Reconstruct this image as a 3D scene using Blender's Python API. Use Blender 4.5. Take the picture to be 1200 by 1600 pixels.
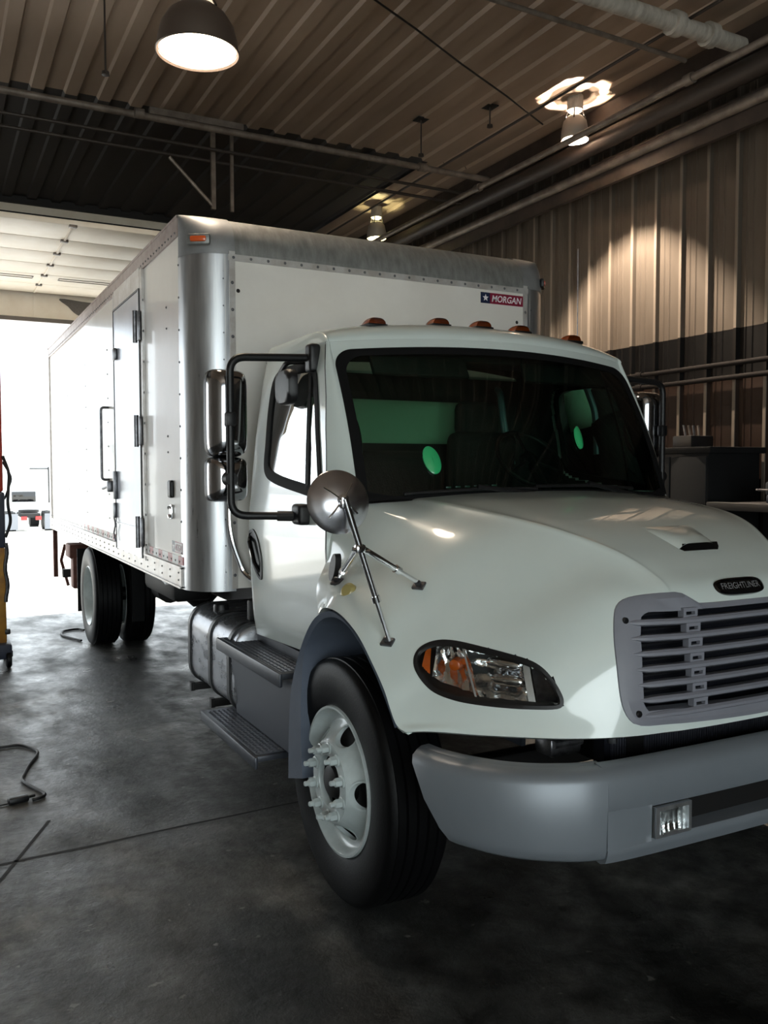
import bpy, bmesh, math, random
from mathutils import Vector, Matrix
from mathutils.bvhtree import BVHTree
random.seed(7)
for o in list(bpy.data.objects): bpy.data.objects.remove(o)
S = bpy.context.scene
COL = S.collection
PI = math.pi
# ------------------------------------------------------------------ camera
CAMX, CAMY, CAMZ, YAW, PITCH, ROLL, FPX = -2.6291, -3.2901, 1.814, 0.4807, -0.0478, -0.0014, 1359.95
cam = bpy.data.cameras.new('camera'); camo = bpy.data.objects.new('camera', cam); COL.objects.link(camo)
fw = Vector((math.sin(YAW)*math.cos(PITCH), math.cos(YAW)*math.cos(PITCH), math.sin(PITCH)))
rt = Vector((math.cos(YAW), -math.sin(YAW), 0)); up = rt.cross(fw)
c_, s_ = math.cos(ROLL), math.sin(ROLL)
rt, up = rt*c_+up*s_, up*c_-rt*s_
M = Matrix((rt, up, -fw)).transposed().to_4x4(); M.translation = (CAMX, CAMY, CAMZ)
camo.matrix_world = M
cam.sensor_fit = 'HORIZONTAL'; cam.sensor_width = 36; cam.lens = FPX/1200*36
cam.clip_start = .05; cam.clip_end = 300
S.camera = camo
# ------------------------------------------------------------------ world, sun, exposure
w = bpy.data.worlds.new('sky'); S.world = w; w.use_nodes = True
bg = w.node_tree.nodes['Background']; bg.inputs[0].default_value = (.86, .95, 1, 1); bg.inputs[1].default_value = 3.6
def sun(name, direction, e, col, ang=1.0):
    l = bpy.data.lights.new(name, 'SUN'); l.energy = e; l.color = col; l.angle = math.radians(ang)
    o = bpy.data.objects.new(name, l); COL.objects.link(o); o.location = (0, 30, 20)
    o.rotation_euler = Vector(direction).to_track_quat('-Z', 'Y').to_euler(); return o
sun('sun', (-.75, -.12, -1), 9, (1, .97, .9))
def portal(name, loc, size, rot, e, col):
    l = bpy.data.lights.new(name, 'AREA'); l.shape = 'RECTANGLE'; l.size, l.size_y = size; l.energy = e; l.color = col
    o = bpy.data.objects.new(name, l); COL.objects.link(o); o.location = loc; o.rotation_euler = rot; return o
# daylight through the rear bay doors and the open front bays
portal('daylight_rear_bay', (-.6, 8.95, 1.9), (4.4, 3.5), (PI/2, 0, PI), 22, (.93, .97, 1))
portal('daylight_side_bay', (-6.1, 8.95, 1.9), (4.4, 3.5), (PI/2, 0, PI), 36, (.93, .97, 1))
portal('daylight_front_bay', (-4.6, -9.4, 2.2), (7.0, 3.8), (PI/2, 0, 0), 150, (.88, 1, .95))
S.view_settings.view_transform = 'Standard'; S.view_settings.look = 'None'
S.view_settings.exposure = 0.2; S.view_settings.gamma = 1; S.view_settings.use_curve_mapping = False

# ------------------------------------------------------------------ materials
def srgb(c):
    if isinstance(c, str): c = [int(c[i:i+2], 16)/255 for i in (0, 2, 4)]
    return tuple((x/12.92 if x <= .04045 else ((x+.055)/1.055)**2.4) for x in c)+(1,)
def mat(name, col, rough=.5, metal=0, coat=0, var=None, scale=3, amt=.5, rvar=0, bump=0, bscale=40, stretch=(1, 1, 1), spec=.5, coatr=.04):
    m = bpy.data.materials.new(name); m.use_nodes = True; nt = m.node_tree; N = nt.nodes; L = nt.links
    b = N['Principled BSDF']; b.inputs['Base Color'].default_value = srgb(col); b.inputs['Roughness'].default_value = rough
    b.inputs['Metallic'].default_value = metal; b.inputs['Coat Weight'].default_value = coat; b.inputs['Coat Roughness'].default_value = coatr
    b.inputs['Specular IOR Level'].default_value = spec
    if var or rvar or bump:
        tc = N.new('ShaderNodeTexCoord'); mp = N.new('ShaderNodeMapping'); mp.inputs['Scale'].default_value = stretch; L.new(tc.outputs['Object'], mp.inputs[0])
        nz = N.new('ShaderNodeTexNoise'); nz.inputs['Scale'].default_value = scale; nz.inputs['Detail'].default_value = 8; nz.inputs['Roughness'].default_value = .62; L.new(mp.outputs[0], nz.inputs[0])
        rp = N.new('ShaderNodeValToRGB'); rp.color_ramp.elements[0].position = .5-.25*amt; rp.color_ramp.elements[1].position = .5+.25; L.new(nz.outputs[0], rp.inputs[0])
        if var:
            rp.color_ramp.elements[0].color = srgb(var); rp.color_ramp.elements[1].color = srgb(col); L.new(rp.outputs[0], b.inputs['Base Color'])
        if rvar:
            mr = N.new('ShaderNodeMapRange'); mr.inputs[1].default_value = .3; mr.inputs[2].default_value = .7; mr.inputs[3].default_value = rough-rvar; mr.inputs[4].default_value = rough+rvar
            L.new(nz.outputs[0], mr.inputs[0]); L.new(mr.outputs[0], b.inputs['Roughness'])
        if bump:
            n2 = N.new('ShaderNodeTexNoise'); n2.inputs['Scale'].default_value = bscale; n2.inputs['Detail'].default_value = 6; L.new(mp.outputs[0], n2.inputs[0])
            bp = N.new('ShaderNodeBump'); bp.inputs['Strength'].default_value = bump; bp.inputs['Distance'].default_value = .01; L.new(n2.outputs[0], bp.inputs['Height']); L.new(bp.outputs[0], b.inputs['Normal'])
    return m
def emit(name, col, e):
    m = bpy.data.materials.new(name); m.use_nodes = True; b = m.node_tree.nodes['Principled BSDF']
    b.inputs['Base Color'].default_value = srgb(col); b.inputs['Emission Color'].default_value = srgb(col); b.inputs['Emission Strength'].default_value = e; return m
def glass(name, tint, refl=1.0, rough=0.0):
    m = bpy.data.materials.new(name); m.use_nodes = True; nt = m.node_tree; N = nt.nodes; L = nt.links
    N.remove(N['Principled BSDF']); out = N['Material Output']
    t = N.new('ShaderNodeBsdfTransparent'); t.inputs[0].default_value = srgb(tint)
    g = N.new('ShaderNodeBsdfGlossy'); g.inputs['Roughness'].default_value = rough; g.inputs[0].default_value = (1, 1, 1, 1)
    fr = N.new('ShaderNodeFresnel'); fr.inputs[0].default_value = 1.5
    ml = N.new('ShaderNodeMath'); ml.operation = 'MULTIPLY'; ml.inputs[1].default_value = refl; ml.use_clamp = True; L.new(fr.outputs[0], ml.inputs[0])
    mx = N.new('ShaderNodeMixShader'); L.new(ml.outputs[0], mx.inputs[0]); L.new(t.outputs[0], mx.inputs[1]); L.new(g.outputs[0], mx.inputs[2]); L.new(mx.outputs[0], out.inputs[0])
    return m
paint = mat('white_truck_paint', 'dfe8e4', .28, coat=1, var='d6e0dc', scale=1.5, amt=.3)
box_white = mat('white_box_panel', 'eeebe6', .32, coat=.25, var='e3dfd9', scale=2, amt=.6)
alu = mat('brushed_aluminium', 'c9cbcd', .34, .85, var='b2b4b8', scale=6, stretch=(6, 6, .5), rvar=.08)
alu_dull = mat('weathered_aluminium', 'a9aaa8', .5, .55, var='878886', scale=9, stretch=(3, 1, 1), rvar=.1)
alu_lt = mat('painted_rail_metal', 'dcdcdc', .35, .35, var='b9b3ae', scale=8)
chrome = mat('chrome', 'e8e8ea', .07, 1)
disc_m = mat('polished_disc', 'e6e6ec', .27, 1, var='d0d0d8', scale=9)
chrome_dk = mat('smoked_chrome', 'b4b4b8', .12, 1)
steel = mat('worn_steel', '8d8d90', .35, .9, var='5c5c60', scale=25)
blk = mat('black_plastic', '131315', .42, bump=.15, bscale=300)
blk_gl = mat('gloss_black', '08080a', .12, coat=.5)
rubber = mat('tire_rubber', '0a0a0c', .5, var='070708', scale=20, bump=.1, bscale=120, spec=.18)
frame_blk = mat('chassis_black', '0c0c0e', .6, var='100d0c', scale=10)
seal_m = mat('rubber_seal', '0c0c0d', .75, spec=.2)
bump_gry = mat('grey_bumper_paint', '7f858c', .42, .25, coat=.25, coatr=.3, var='7a8087', scale=5)
grille_gry = mat('grey_grille_plastic', '85868f', .5, var='7d7e87', scale=6)
slate = mat('slate_liner_plastic', '666e7c', .42, var='565e6c', scale=4)
step_gry = mat('dark_step_metal', '4b4e56', .4, .3, var='3c3f46', scale=8)
tread_m = mat('step_tread', '6c6f77', .4, .6)
amber = mat('amber_lens', 'd0601a', .2, coat=.6)
amber_dk = mat('amber_brown_lens', '8f4016', .25, coat=.5)
red_l = mat('red_lens', '9a1512', .25, coat=.5)
redtape = mat('red_tape', 'b3434a', .4); whtape = mat('white_tape', 'e9e9ea', .4)
navy = mat('navy_decal', '1c2a48', .4); maroon = mat('red_decal', '86203a', .4); decal_w = mat('white_decal', 'f2eef0', .4)
cab_in = mat('cab_interior', '1b1c1d', .75)
seat_m = mat('seat_fabric', '161719', .9, bump=.3, bscale=200)
ws_gl = glass('windshield_glass', 'b4d4c2', .8)
side_gl = glass('side_glass', 'c6d9d2', 3.0)
lens_gl = glass('clear_lens', 'f2f5f5', .6)
green = mat('green_disc', '2fae6c', .18, coat=1)
refl_m = mat('lamp_reflector_metal', 'f6f7f8', .06, 1, bump=.45, bscale=26)
rim_m = mat('white_rim_paint', 'c9d3d3', .35, coat=.4, var='a9b2b2', scale=6)
tank_m = mat('tank_aluminium', 'b9bbc0', .3, .75, var='8d8f95', scale=5, rvar=.12, stretch=(1, 1, 3))

# ------------------------------------------------------------------ helpers
def link(o, parent=None):
    COL.objects.link(o)
    if parent: o.parent = parent
    return o
def thing(name, label, cat, loc=(0, 0, 0), rz=0, group=None):
    o = bpy.data.objects.new(name, None); o.empty_display_size = .2; link(o); o.location = loc; o.rotation_euler = (0, 0, rz)
    o['label'] = label; o['category'] = cat
    if group: o['group'] = group
    return o
def tag(o, label, cat, group=None, kind=None):
    o['label'] = label; o['category'] = cat
    if group: o['group'] = group
    if kind: o['kind'] = kind
    return o
def struct(o): o['kind'] = 'structure'; return o
def fillet(P, r, n=6):
    P = [Vector(q) for q in P]; o = [P[0]]
    for a, b, c in zip(P, P[1:], P[2:]):
        u, v = (a-b), (c-b); d = min(r, u.length*.48, v.length*.48); u.normalize(); v.normalize()
        p0, p1 = b+u*d, b+v*d
        for i in range(n+1):
            t = i/n; o.append(p0*(1-t)**2+b*2*t*(1-t)+p1*t*t)
    o.append(P[-1]); return o
def crs(P, k):
    P = [Vector(q) for q in P]; E = [P[0]*2-P[1]]+P+[P[-1]*2-P[-2]]; o = []
    for i in range(len(P)-1):
        a, b, c, d = E[i:i+4]
        for j in range(k):
            t = j/k; o.append((b*2+(c-a)*t+(a*2-b*5+c*4-d)*t*t+(b*3-a-c*3+d)*t**3)*.5)
    o.append(P[-1]); return o
def closed(P, k):
    P = [Vector(q) for q in P]; n = len(P); o = []
    for i in range(n):
        a, b, c, d = P[i-1], P[i], P[(i+1) % n], P[(i+2) % n]
        for j in range(k):
            t = j/k; o.append((b*2+(c-a)*t+(a*2-b*5+c*4-d)*t*t+(b*3-a-c*3+d)*t**3)*.5)
    return o
def inside(p, poly):
    x, y = p; r = False; n = len(poly); j = n-1
    for i in range(n):
        xi, yi = poly[i][0], poly[i][1]; xj, yj = poly[j][0], poly[j][1]
        if (yi > y) != (yj > y) and x < (xj-xi)*(y-yi)/(yj-yi)+xi: r = not r
        j = i
    return r
class MB:
    def __init__(s): s.v = []; s.f = []; s.m = []; s.mi = 0
    def add(s, v, f):
        b = len(s.v); s.v += [tuple(q) for q in v]; s.f += [tuple(i+b for i in q) for q in f]; s.m += [s.mi]*len(f); return s
    def box(s, c, d, rot=None):
        hx, hy, hz = d[0]/2, d[1]/2, d[2]/2
        V = [Vector((x, y, z)) for x in (-hx, hx) for y in (-hy, hy) for z in (-hz, hz)]
        if rot is not None: V = [rot @ q for q in V]
        return s.add([q+Vector(c) for q in V], [(0, 1, 3, 2), (4, 6, 7, 5), (0, 4, 5, 1), (2, 3, 7, 6), (0, 2, 6, 4), (1, 5, 7, 3)])
    def bb(s, x0, x1, y0, y1, z0, z1): return s.box(((x0+x1)/2, (y0+y1)/2, (z0+z1)/2), (x1-x0, y1-y0, z1-z0))
    def rbox(s, c, d, r=.01, seg=2, rot=None):
        bm = bmesh.new(); bmesh.ops.create_cube(bm, size=1)
        for q in bm.verts: q.co = Vector((q.co.x*d[0], q.co.y*d[1], q.co.z*d[2]))
        bmesh.ops.bevel(bm, geom=bm.edges[:], offset=min(r, min(d)*.49), segments=seg, profile=.5, affect='EDGES')
        V = [q.co.copy() for q in bm.verts]; bm.verts.index_update(); F = [[q.index for q in f.verts] for f in bm.faces]; bm.free()
        if rot is not None: V = [rot @ q for q in V]
        return s.add([q+Vector(c) for q in V], F)
    def tube(s, P, r, n=10, cap=True, rr=None):
        P = [Vector(q) for q in P]; t0 = (P[1]-P[0]).normalized()
        a = Vector((0, 0, 1)) if abs(t0.z) < .9 else Vector((1, 0, 0)); u = t0.cross(a).normalized()
        V = []; F = []
        for i, q in enumerate(P):
            t = ((P[min(i+1, len(P)-1)]-P[max(i-1, 0)])).normalized(); u = (u-t*u.dot(t)).normalized(); v = t.cross(u)
            R = rr[i] if rr else r
            for k in range(n): th = 2*PI*k/n; V.append(q+u*R*math.cos(th)+v*R*math.sin(th))
        for i in range(len(P)-1):
            for k in range(n): F.append((i*n+k, i*n+(k+1) % n, (i+1)*n+(k+1) % n, (i+1)*n+k))
        if cap: F.append(tuple(range(n-1, -1, -1))); F.append(tuple((len(P)-1)*n+k for k in range(n)))
        return s.add(V, F)
    def cyl(s, a, b, r, n=16): return s.tube([a, b], r, n)
    def lathe(s, prof, o=(0, 0, 0), axis=(0, 0, 1), n=32, a0=0, a1=2*PI):
        ax = Vector(axis).normalized(); t = Vector((0, 0, 1)) if abs(ax.z) < .9 else Vector((1, 0, 0)); u = (t-ax*t.dot(ax)).normalized(); v = ax.cross(u); o = Vector(o)
        full = abs(a1-a0-2*PI) < 1e-6; cols = n if full else n+1; V = []; F = []
        for r, h in prof:
            for k in range(cols): th = a0+(a1-a0)*k/n; V.append(o+ax*h+u*r*math.cos(th)+v*r*math.sin(th))
        for i in range(len(prof)-1):
            for k in range(n):
                k2 = (k+1) % cols; F.append((i*cols+k, i*cols+k2, (i+1)*cols+k2, (i+1)*cols+k))
        return s.add(V, F)
    def grid(s, fn, nu, nv, keep=None):
        V = [Vector(fn(i/nu, j/nv)) for j in range(nv+1) for i in range(nu+1)]
        F = []
        for j in range(nv):
            for i in range(nu):
                if keep and not keep((i+.5)/nu, (j+.5)/nv): continue
                a = j*(nu+1)+i; F.append((a, a+1, a+nu+2, a+nu+1))
        return s.add(V, F)
    def ring(s, A, B):     # strip between two closed loops
        n = len(A); return s.add(list(A)+list(B), [(i, (i+1) % n, n+(i+1) % n, n+i) for i in range(n)])
    def loops(s, LL, capend=True, close=True):
        n = len(LL[0]); V = [q for l in LL for q in l]; F = []
        for i in range(len(LL)-1):
            for k in range(n if close else n-1): F.append((i*n+k, i*n+(k+1) % n, (i+1)*n+(k+1) % n, (i+1)*n+k))
        if capend: F.append(tuple(range(n-1, -1, -1))); F.append(tuple((len(LL)-1)*n+k for k in range(n)))
        return s.add(V, F)
    def shell(s, c, t, mi=1):
        c = Vector(c); n = len(s.v); V = [Vector(q)+(c-Vector(q)).normalized()*t for q in s.v]; F = [tuple(reversed(f)) for f in s.f]
        s.mi = mi; s.add(V, F); s.mi = 0; return s
    def build(s, name, mats, parent=None, ang=35, recalc=True, clean=True):
        me = bpy.data.meshes.new(name); off = Vector((0, 0, 0))
        if parent is None: pass
        me.from_pydata(s.v, [], s.f)
        for m in (mats if isinstance(mats, (list, tuple)) else [mats]): me.materials.append(m)
        for p, i in zip(me.polygons, s.m): p.material_index = i
        me.update()
        bm = bmesh.new(); bm.from_mesh(me)
        lo = [q for q in bm.verts if not q.link_faces]; bmesh.ops.delete(bm, geom=lo, context='VERTS')
        if clean: bmesh.ops.remove_doubles(bm, verts=bm.verts, dist=1e-5)
        if recalc: bmesh.ops.recalc_face_normals(bm, faces=bm.faces)
        bm.to_mesh(me); bm.free()
        for p in me.polygons: p.use_smooth = True
        me.set_sharp_from_angle(angle=math.radians(ang))
        o = bpy.data.objects.new(name, me); link(o, parent); return o
    def mirror(s):
        n = MB(); n.v = [(-a, b, c) for a, b, c in s.v]; n.f = [tuple(reversed(f)) for f in s.f]; n.m = list(s.m); return n
def place(o, loc, rz=0):  # move a single-mesh thing so that its origin sits at its base
    L = Vector(loc); o.data.transform(Matrix.Translation(-L)); o.location = L; return o
def text_mesh(txt, size, shear=0, bold=.0):
    cu = bpy.data.curves.new('lettering', 'FONT'); cu.body = txt; cu.size = size; cu.shear = shear; cu.align_x = 'CENTER'; cu.align_y = 'CENTER'; cu.offset = bold; cu.resolution_u = 3
    ob = bpy.data.objects.new('lettering', cu); COL.objects.link(ob); dg = bpy.context.evaluated_depsgraph_get()
    me = ob.evaluated_get(dg).to_mesh(); V = [v.co.copy() for v in me.vertices]; F = [tuple(p.vertices) for p in me.polygons]
    ob.evaluated_get(dg).to_mesh_clear(); bpy.data.objects.remove(ob); return V, F
# ================================================================== SETTING
XR, YR, ZC = 3.4, 8.5, 5.2
XL, YF = -9.0, -10.0
def floor_mat():
    m = bpy.data.materials.new('oily_concrete'); m.use_nodes = True; N = m.node_tree.nodes; L = m.node_tree.links; b = N['Principled BSDF']
    tc = N.new('ShaderNodeTexCoord')
    def nz(sc, det=8, r=.6, st=(1, 1, 1)):
        mp = N.new('ShaderNodeMapping'); mp.inputs['Scale'].default_value = st; L.new(tc.outputs['Object'], mp.inputs[0])
        n = N.new('ShaderNodeTexNoise'); n.inputs['Scale'].default_value = sc; n.inputs['Detail'].default_value = det; n.inputs['Roughness'].default_value = r; L.new(mp.outputs[0], n.inputs[0]); return n.outputs[0]
    def ramp(src, stops):
        r = N.new('ShaderNodeValToRGB'); e = r.color_ramp.elements
        while len(e) < len(stops): e.new(.5)
        for k, (p, c) in enumerate(stops): e[k].position = p; e[k].color = srgb(c)
        L.new(src, r.inputs[0]); return r.outputs[0]
    big = ramp(nz(.9), [(.36, '2c2d2c'), (.47, '4b4c4b'), (.56, '626260'), (.66, '86857f')])
    med = ramp(nz(4.5, 10, .7), [(.38, '484848'), (.48, 'a0a0a0'), (.56, 'd0d0d0'), (.64, 'ffffff')])
    mx = N.new('ShaderNodeMix'); mx.data_type = 'RGBA'; mx.blend_type = 'MULTIPLY'; mx.inputs[0].default_value = .8; L.new(big, mx.inputs[6]); L.new(med, mx.inputs[7])
    spots = ramp(nz(14, 3, .5), [(.69, '000000'), (.73, 'ffffff')])
    m2 = N.new('ShaderNodeMix'); m2.data_type = 'RGBA'; L.new(spots, m2.inputs[0]); L.new(mx.outputs[2], m2.inputs[6]); m2.inputs[7].default_value = srgb('6c6b68')
    yel = ramp(nz(1.7, 4, .5), [(.64, '000000'), (.74, '555555')])
    m3 = N.new('ShaderNodeMix'); m3.data_type = 'RGBA'; L.new(yel, m3.inputs[0]); L.new(m2.outputs[2], m3.inputs[6]); m3.inputs[7].default_value = srgb('4e4a30')
    L.new(m3.outputs[2], b.inputs['Base Color'])
    mr = N.new('ShaderNodeMapRange'); mr.inputs[1].default_value = .35; mr.inputs[2].default_value = .68; mr.inputs[3].default_value = .24; mr.inputs[4].default_value = .66
    L.new(nz(2.6, 10, .68, (1, .6, 1)), mr.inputs[0]); L.new(mr.outputs[0], b.inputs['Roughness'])
    bp = N.new('ShaderNodeBump'); bp.inputs['Strength'].default_value = .5; bp.inputs['Distance'].default_value = .014; L.new(nz(16, 8, .7), bp.inputs['Height']); L.new(bp.outputs[0], b.inputs['Normal'])
    b.inputs['Specular IOR Level'].default_value = .35
    return m
fl = MB().bb(XL, 4.2, YF, 8.36, -.15, 0).build('floor', floor_mat()); struct(fl)
seam_m = mat('dark_joint_filler', '161514', .8)
def strip(P, wd, z=.0015):
    m = MB(); A = []; B = []
    for i, q in enumerate(P):
        q = Vector((q[0], q[1], z)); t = (Vector(P[min(i+1, len(P)-1)])-Vector(P[max(i-1, 0)])); n = Vector((-t.y, t.x, 0)).normalized()*wd/2
        n *= random.uniform(.7, 1.3); A.append(q+n); B.append(q-n)
    m.loops([A, B], False, False); return m
j1 = [(XL+i*.25, 1.04+.05*(XL+i*.25+1.8)+random.uniform(-.008, .008), 0) for i in range(49)]
struct(strip([(x, y, 0) for x, y, _ in j1], .022).build('trim_1', seam_m))
struct(strip([(-2.9, -1.6, 0), (-2.75, -.5, 0), (-2.55, .5, 0), (-2.3, 1.05, 0), (-2.12, 1.45, 0)], .02).build('trim_2', seam_m))
# --- corrugated wall on the right
def wall_mat():
    m = mat('corrugated_wall_metal', '6a6259', .5, .1, var='554d45', scale=2.2, amt=.8, stretch=(1, 1, .25), rvar=.08)
    N = m.node_tree.nodes; L = m.node_tree.links; b = N['Principled BSDF']; b.inputs['Specular IOR Level'].default_value = .12; b.inputs['Metallic'].default_value = 0
    src = b.inputs['Base Color'].links[0].from_socket
    tc = N.new('ShaderNodeTexCoord'); sp = N.new('ShaderNodeSeparateXYZ'); L.new(tc.outputs['Object'], sp.inputs[0])
    dv = N.new('ShaderNodeMath'); dv.operation = 'DIVIDE'; dv.inputs[1].default_value = 6; L.new(sp.outputs[2], dv.inputs[0])
    def zr(c0, c1, c2):
        r = N.new('ShaderNodeValToRGB'); r.color_ramp.interpolation = 'CONSTANT'; e = r.color_ramp.elements
        e[0].position = 0; e[0].color = c0; e[1].position = 2.585/6; e[1].color = c1; q = e.new(2.985/6); q.color = c2; L.new(dv.outputs[0], r.inputs[0]); return r.outputs[0]
    flat = zr((.15, .10, .085, 1), (.008, .007, .008, 1), (.66, .65, .64, 1)); rb = zr((1.2, 1.2, 1.2, 1), (.045, .043, .045, 1), (1.25, 1.25, 1.25, 1))
    lt = N.new('ShaderNodeMath'); lt.operation = 'LESS_THAN'; lt.inputs[1].default_value = XR-.028; L.new(sp.outputs[0], lt.inputs[0])
    m0 = N.new('ShaderNodeMix'); m0.data_type = 'RGBA'; L.new(lt.outputs[0], m0.inputs[0]); L.new(flat, m0.inputs[6]); L.new(rb, m0.inputs[7])
    mx = N.new('ShaderNodeMix'); mx.data_type = 'RGBA'; mx.blend_type = 'MULTIPLY'; mx.inputs[0].default_value = 1; L.new(src, mx.inputs[6]); L.new(m0.outputs[2], mx.inputs[7]); L.new(mx.outputs[2], b.inputs['Base Color'])
    return m
def corr(prof, pitch, y0, y1):   # profile (offset along, depth)
    P = []; y = y0
    while y < y1:
        for a, d in prof: P.append((y+a*pitch, d))
        y += pitch
    return P
rib = [(0, 0), (.36, 0), (.40, -.006), (.44, 0), (.58, 0), (.62, -.006), (.66, 0), (.80, 0), (.85, -.034), (.94, -.034), (.99, 0)]
P = corr(rib, .305, YF, 9.0)
m = MB(); m.loops([[(XR+d, y, 0) for y, d in P], [(XR+d, y, ZC) for y, d in P]], False, False)
wr = m.build('wall_right', wall_mat(), ang=10); struct(wr)
rib_white = mat('pale_rib_strip', 'cfcac2', .45, var='a9a39b', scale=4)
# lower wainscot ribs keep a pale face
wall_pl = mat('dark_metal_wall', '8d857b', .6, var='6f675e', scale=3)
# left and front walls and the rear wall with two bay doors
struct(MB().bb(XL-.15, XL, YF, 8.6, 0, ZC).build('wall_left', wall_pl))
mf = MB(); mf.bb(XL, -8.2, YF-.15, YF, 0, ZC).bb(-8.2, -1.0, YF-.15, YF, 4.3, ZC).bb(-1.0, 4.2, YF-.15, YF, 0, ZC)
struct(mf.build('wall_front', wall_pl))
mb_ = MB(); BX0, BX1 = -2.9, 1.75
mb_.bb(XL, -8.3, YR, YR+.2, 0, ZC).bb(-8.3, -3.7, YR, YR+.2, 3.75, ZC).bb(-3.7, BX0, YR, YR+.2, 0, ZC).bb(BX0, BX1, YR, YR+.2, 3.72, ZC).bb(BX1, 4.2, YR, YR+.2, 0, ZC)
cream = mat('cream_fascia', 'f6ecdc', .6, var='eadcc8', scale=4)
struct(mb_.build('wall_back', cream))
# --- ceiling with ribs running front to back
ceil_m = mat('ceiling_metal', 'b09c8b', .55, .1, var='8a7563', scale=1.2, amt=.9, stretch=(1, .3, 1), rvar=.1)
dark_ceil = mat('dark_ceiling_metal', '3c3837', .6, .1, var='262323', scale=1.5, amt=.9, stretch=(1, .3, 1))  # darker tone of ceiling metal, for the rear left section and the slab above
def ceiling(y0, y1, x0, x1, z, mt, name):
    prof = [(0, 0), (.52, 0), (.58, -.03), (.94, -.03), (.995, .0)]
    P = corr(prof, .283, x0, x1); P = [q for q in P if q[0] <= x1+.001]
    m = MB(); m.loops([[(x, y0, z+d) for x, d in P], [(x, y1, z+d) for x, d in P]], False, False)
    o = m.build(name, mt, ang=10); return struct(o)
ceiling(YF, 5.05, XL, 4.2, ZC, ceil_m, 'ceiling')
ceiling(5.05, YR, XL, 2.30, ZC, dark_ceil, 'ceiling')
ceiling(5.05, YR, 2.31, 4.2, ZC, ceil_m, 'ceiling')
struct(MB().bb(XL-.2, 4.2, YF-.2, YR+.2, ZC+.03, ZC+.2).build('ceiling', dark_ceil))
# eave strut and soffit along the right wall
dk_beam = mat('brown_steel_beam', '4b4039', .55, .2, var='352c27', scale=6)
struct(MB().bb(3.12, XR-.04, YF, YR, 4.60, 4.66).bb(3.10, 3.14, YF, YR, 4.50, 4.72).bb(3.12, XR-.04, YF, YR, 4.72, 4.76).build('trim_3', dk_beam))
struct(MB().bb(2.98, 3.4, YF, YR, 4.98, 5.19).build('trim_4', dk_beam))
# ------------------------------------------------------------------ overhead pipes
pipe_gry = mat('grey_pipe', '8a7f76', .5, .3, var='62584f', scale=8)
pipe_lt = mat('white_wrapped_pipe', 'c8c1b6', .6, var='9b948a', scale=7, stretch=(3, 1, 1))
pipe_dk = mat('dark_pipe', '3a332f', .5, .3)
def pipe(pts, r, mt, label, cat='pipe', name='ceiling_pipe', cpl=None, group=None, n=12):
    m = MB(); m.tube(pts, r, n)
    o = m.build(name, mt); tag(o, label, cat, group)
    L = Vector(pts[0]); place(o, L)
    if cpl:
        for q in cpl:
            d = (Vector(pts[1])-Vector(pts[0])).normalized(); c = MB(); q = Vector(q)-L; c.tube([q-d*.04, q+d*.04], r*1.45, n); c.build('coupling', mt, o)
    return o
pipe([(XL, 4.5, 4.9), (2.72, 4.55, 4.9)], .03, pipe_gry, 'long grey pipe crossing the ceiling above the box towards the right wall', cpl=[(-.95, 4.5, 4.9), (1.9, 4.54, 4.9)])
pipe([(XL, 4.85, 4.86), (2.72, 4.95, 4.86)], .016, pipe_dk, 'thin dark conduit just behind the long grey ceiling pipe', 'conduit', 'ceiling_conduit')
pipe([(XL, 5.0, 4.80), (2.72, 5.1, 4.80)], .016, pipe_dk, 'thin dark conduit, lowest and farthest of the lines crossing above the box', 'conduit', 'ceiling_conduit')
pipe([(XL, 1.30, 5.02), (2.9, 1.44, 5.02)], .06, pipe_lt, 'fat white wrapped pipe at the upper right of the ceiling', cpl=[(2.2, 1.43, 5.02), (2.55, 1.435, 5.02)])
pipe([(XL, 1.50, 5.0), (2.67, 1.78, 5.0)], .018, pipe_gry, 'thin grey conduit beside the fat white pipe', 'conduit', 'ceiling_conduit')
pipe([(2.42, YF, 4.70), (2.42, YR-.02, 4.70)], .028, pipe_gry, 'grey pipe running front to back, leftmost of the lines by the right wall', cpl=[(2.42, 4.3, 4.70), (2.42, 1.5, 4.70)])
pipe([(2.86, YF, 4.80), (2.86, YR-.02, 4.80)], .085, pipe_dk, 'thick dark duct running beside the right wall', 'duct', 'duct')
pipe([(3.06, YF, 4.66), (3.06, YR-.02, 4.66)], .045, pipe_gry, 'pale pipe running under the thick dark duct', cpl=[(3.02, y, 4.66) for y in (1.9, 3.4, 5.0)][:0])
pipe([(2.30, YF, 5.06), (2.30, YR-.02, 5.06)], .012, pipe_dk, 'very thin dark conduit close under the ceiling ribs', 'conduit', 'ceiling_conduit')
pipe([(.22, 2.31, 5.12), (.68, 2.53, 5.12), (1.29, 2.85, 5.12), (1.97, 3.18, 5.12), (2.62, 3.5, 5.1)], .008, blk, 'thin black cable slanting across the ceiling', 'cable', 'cable')
for k, (z, t) in enumerate(((2.70, 'upper'), (2.585, 'lower'))):
    pipe([(3.31, YF, z), (3.31, 7.5, z)], .022, mat('dark_wall_pipe', '1a1716', .85, spec=.1), t+' of two dark pipes running along the black wall stripe', cpl=[(3.31, 2.9, z)], name='wall_pipe')
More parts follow.
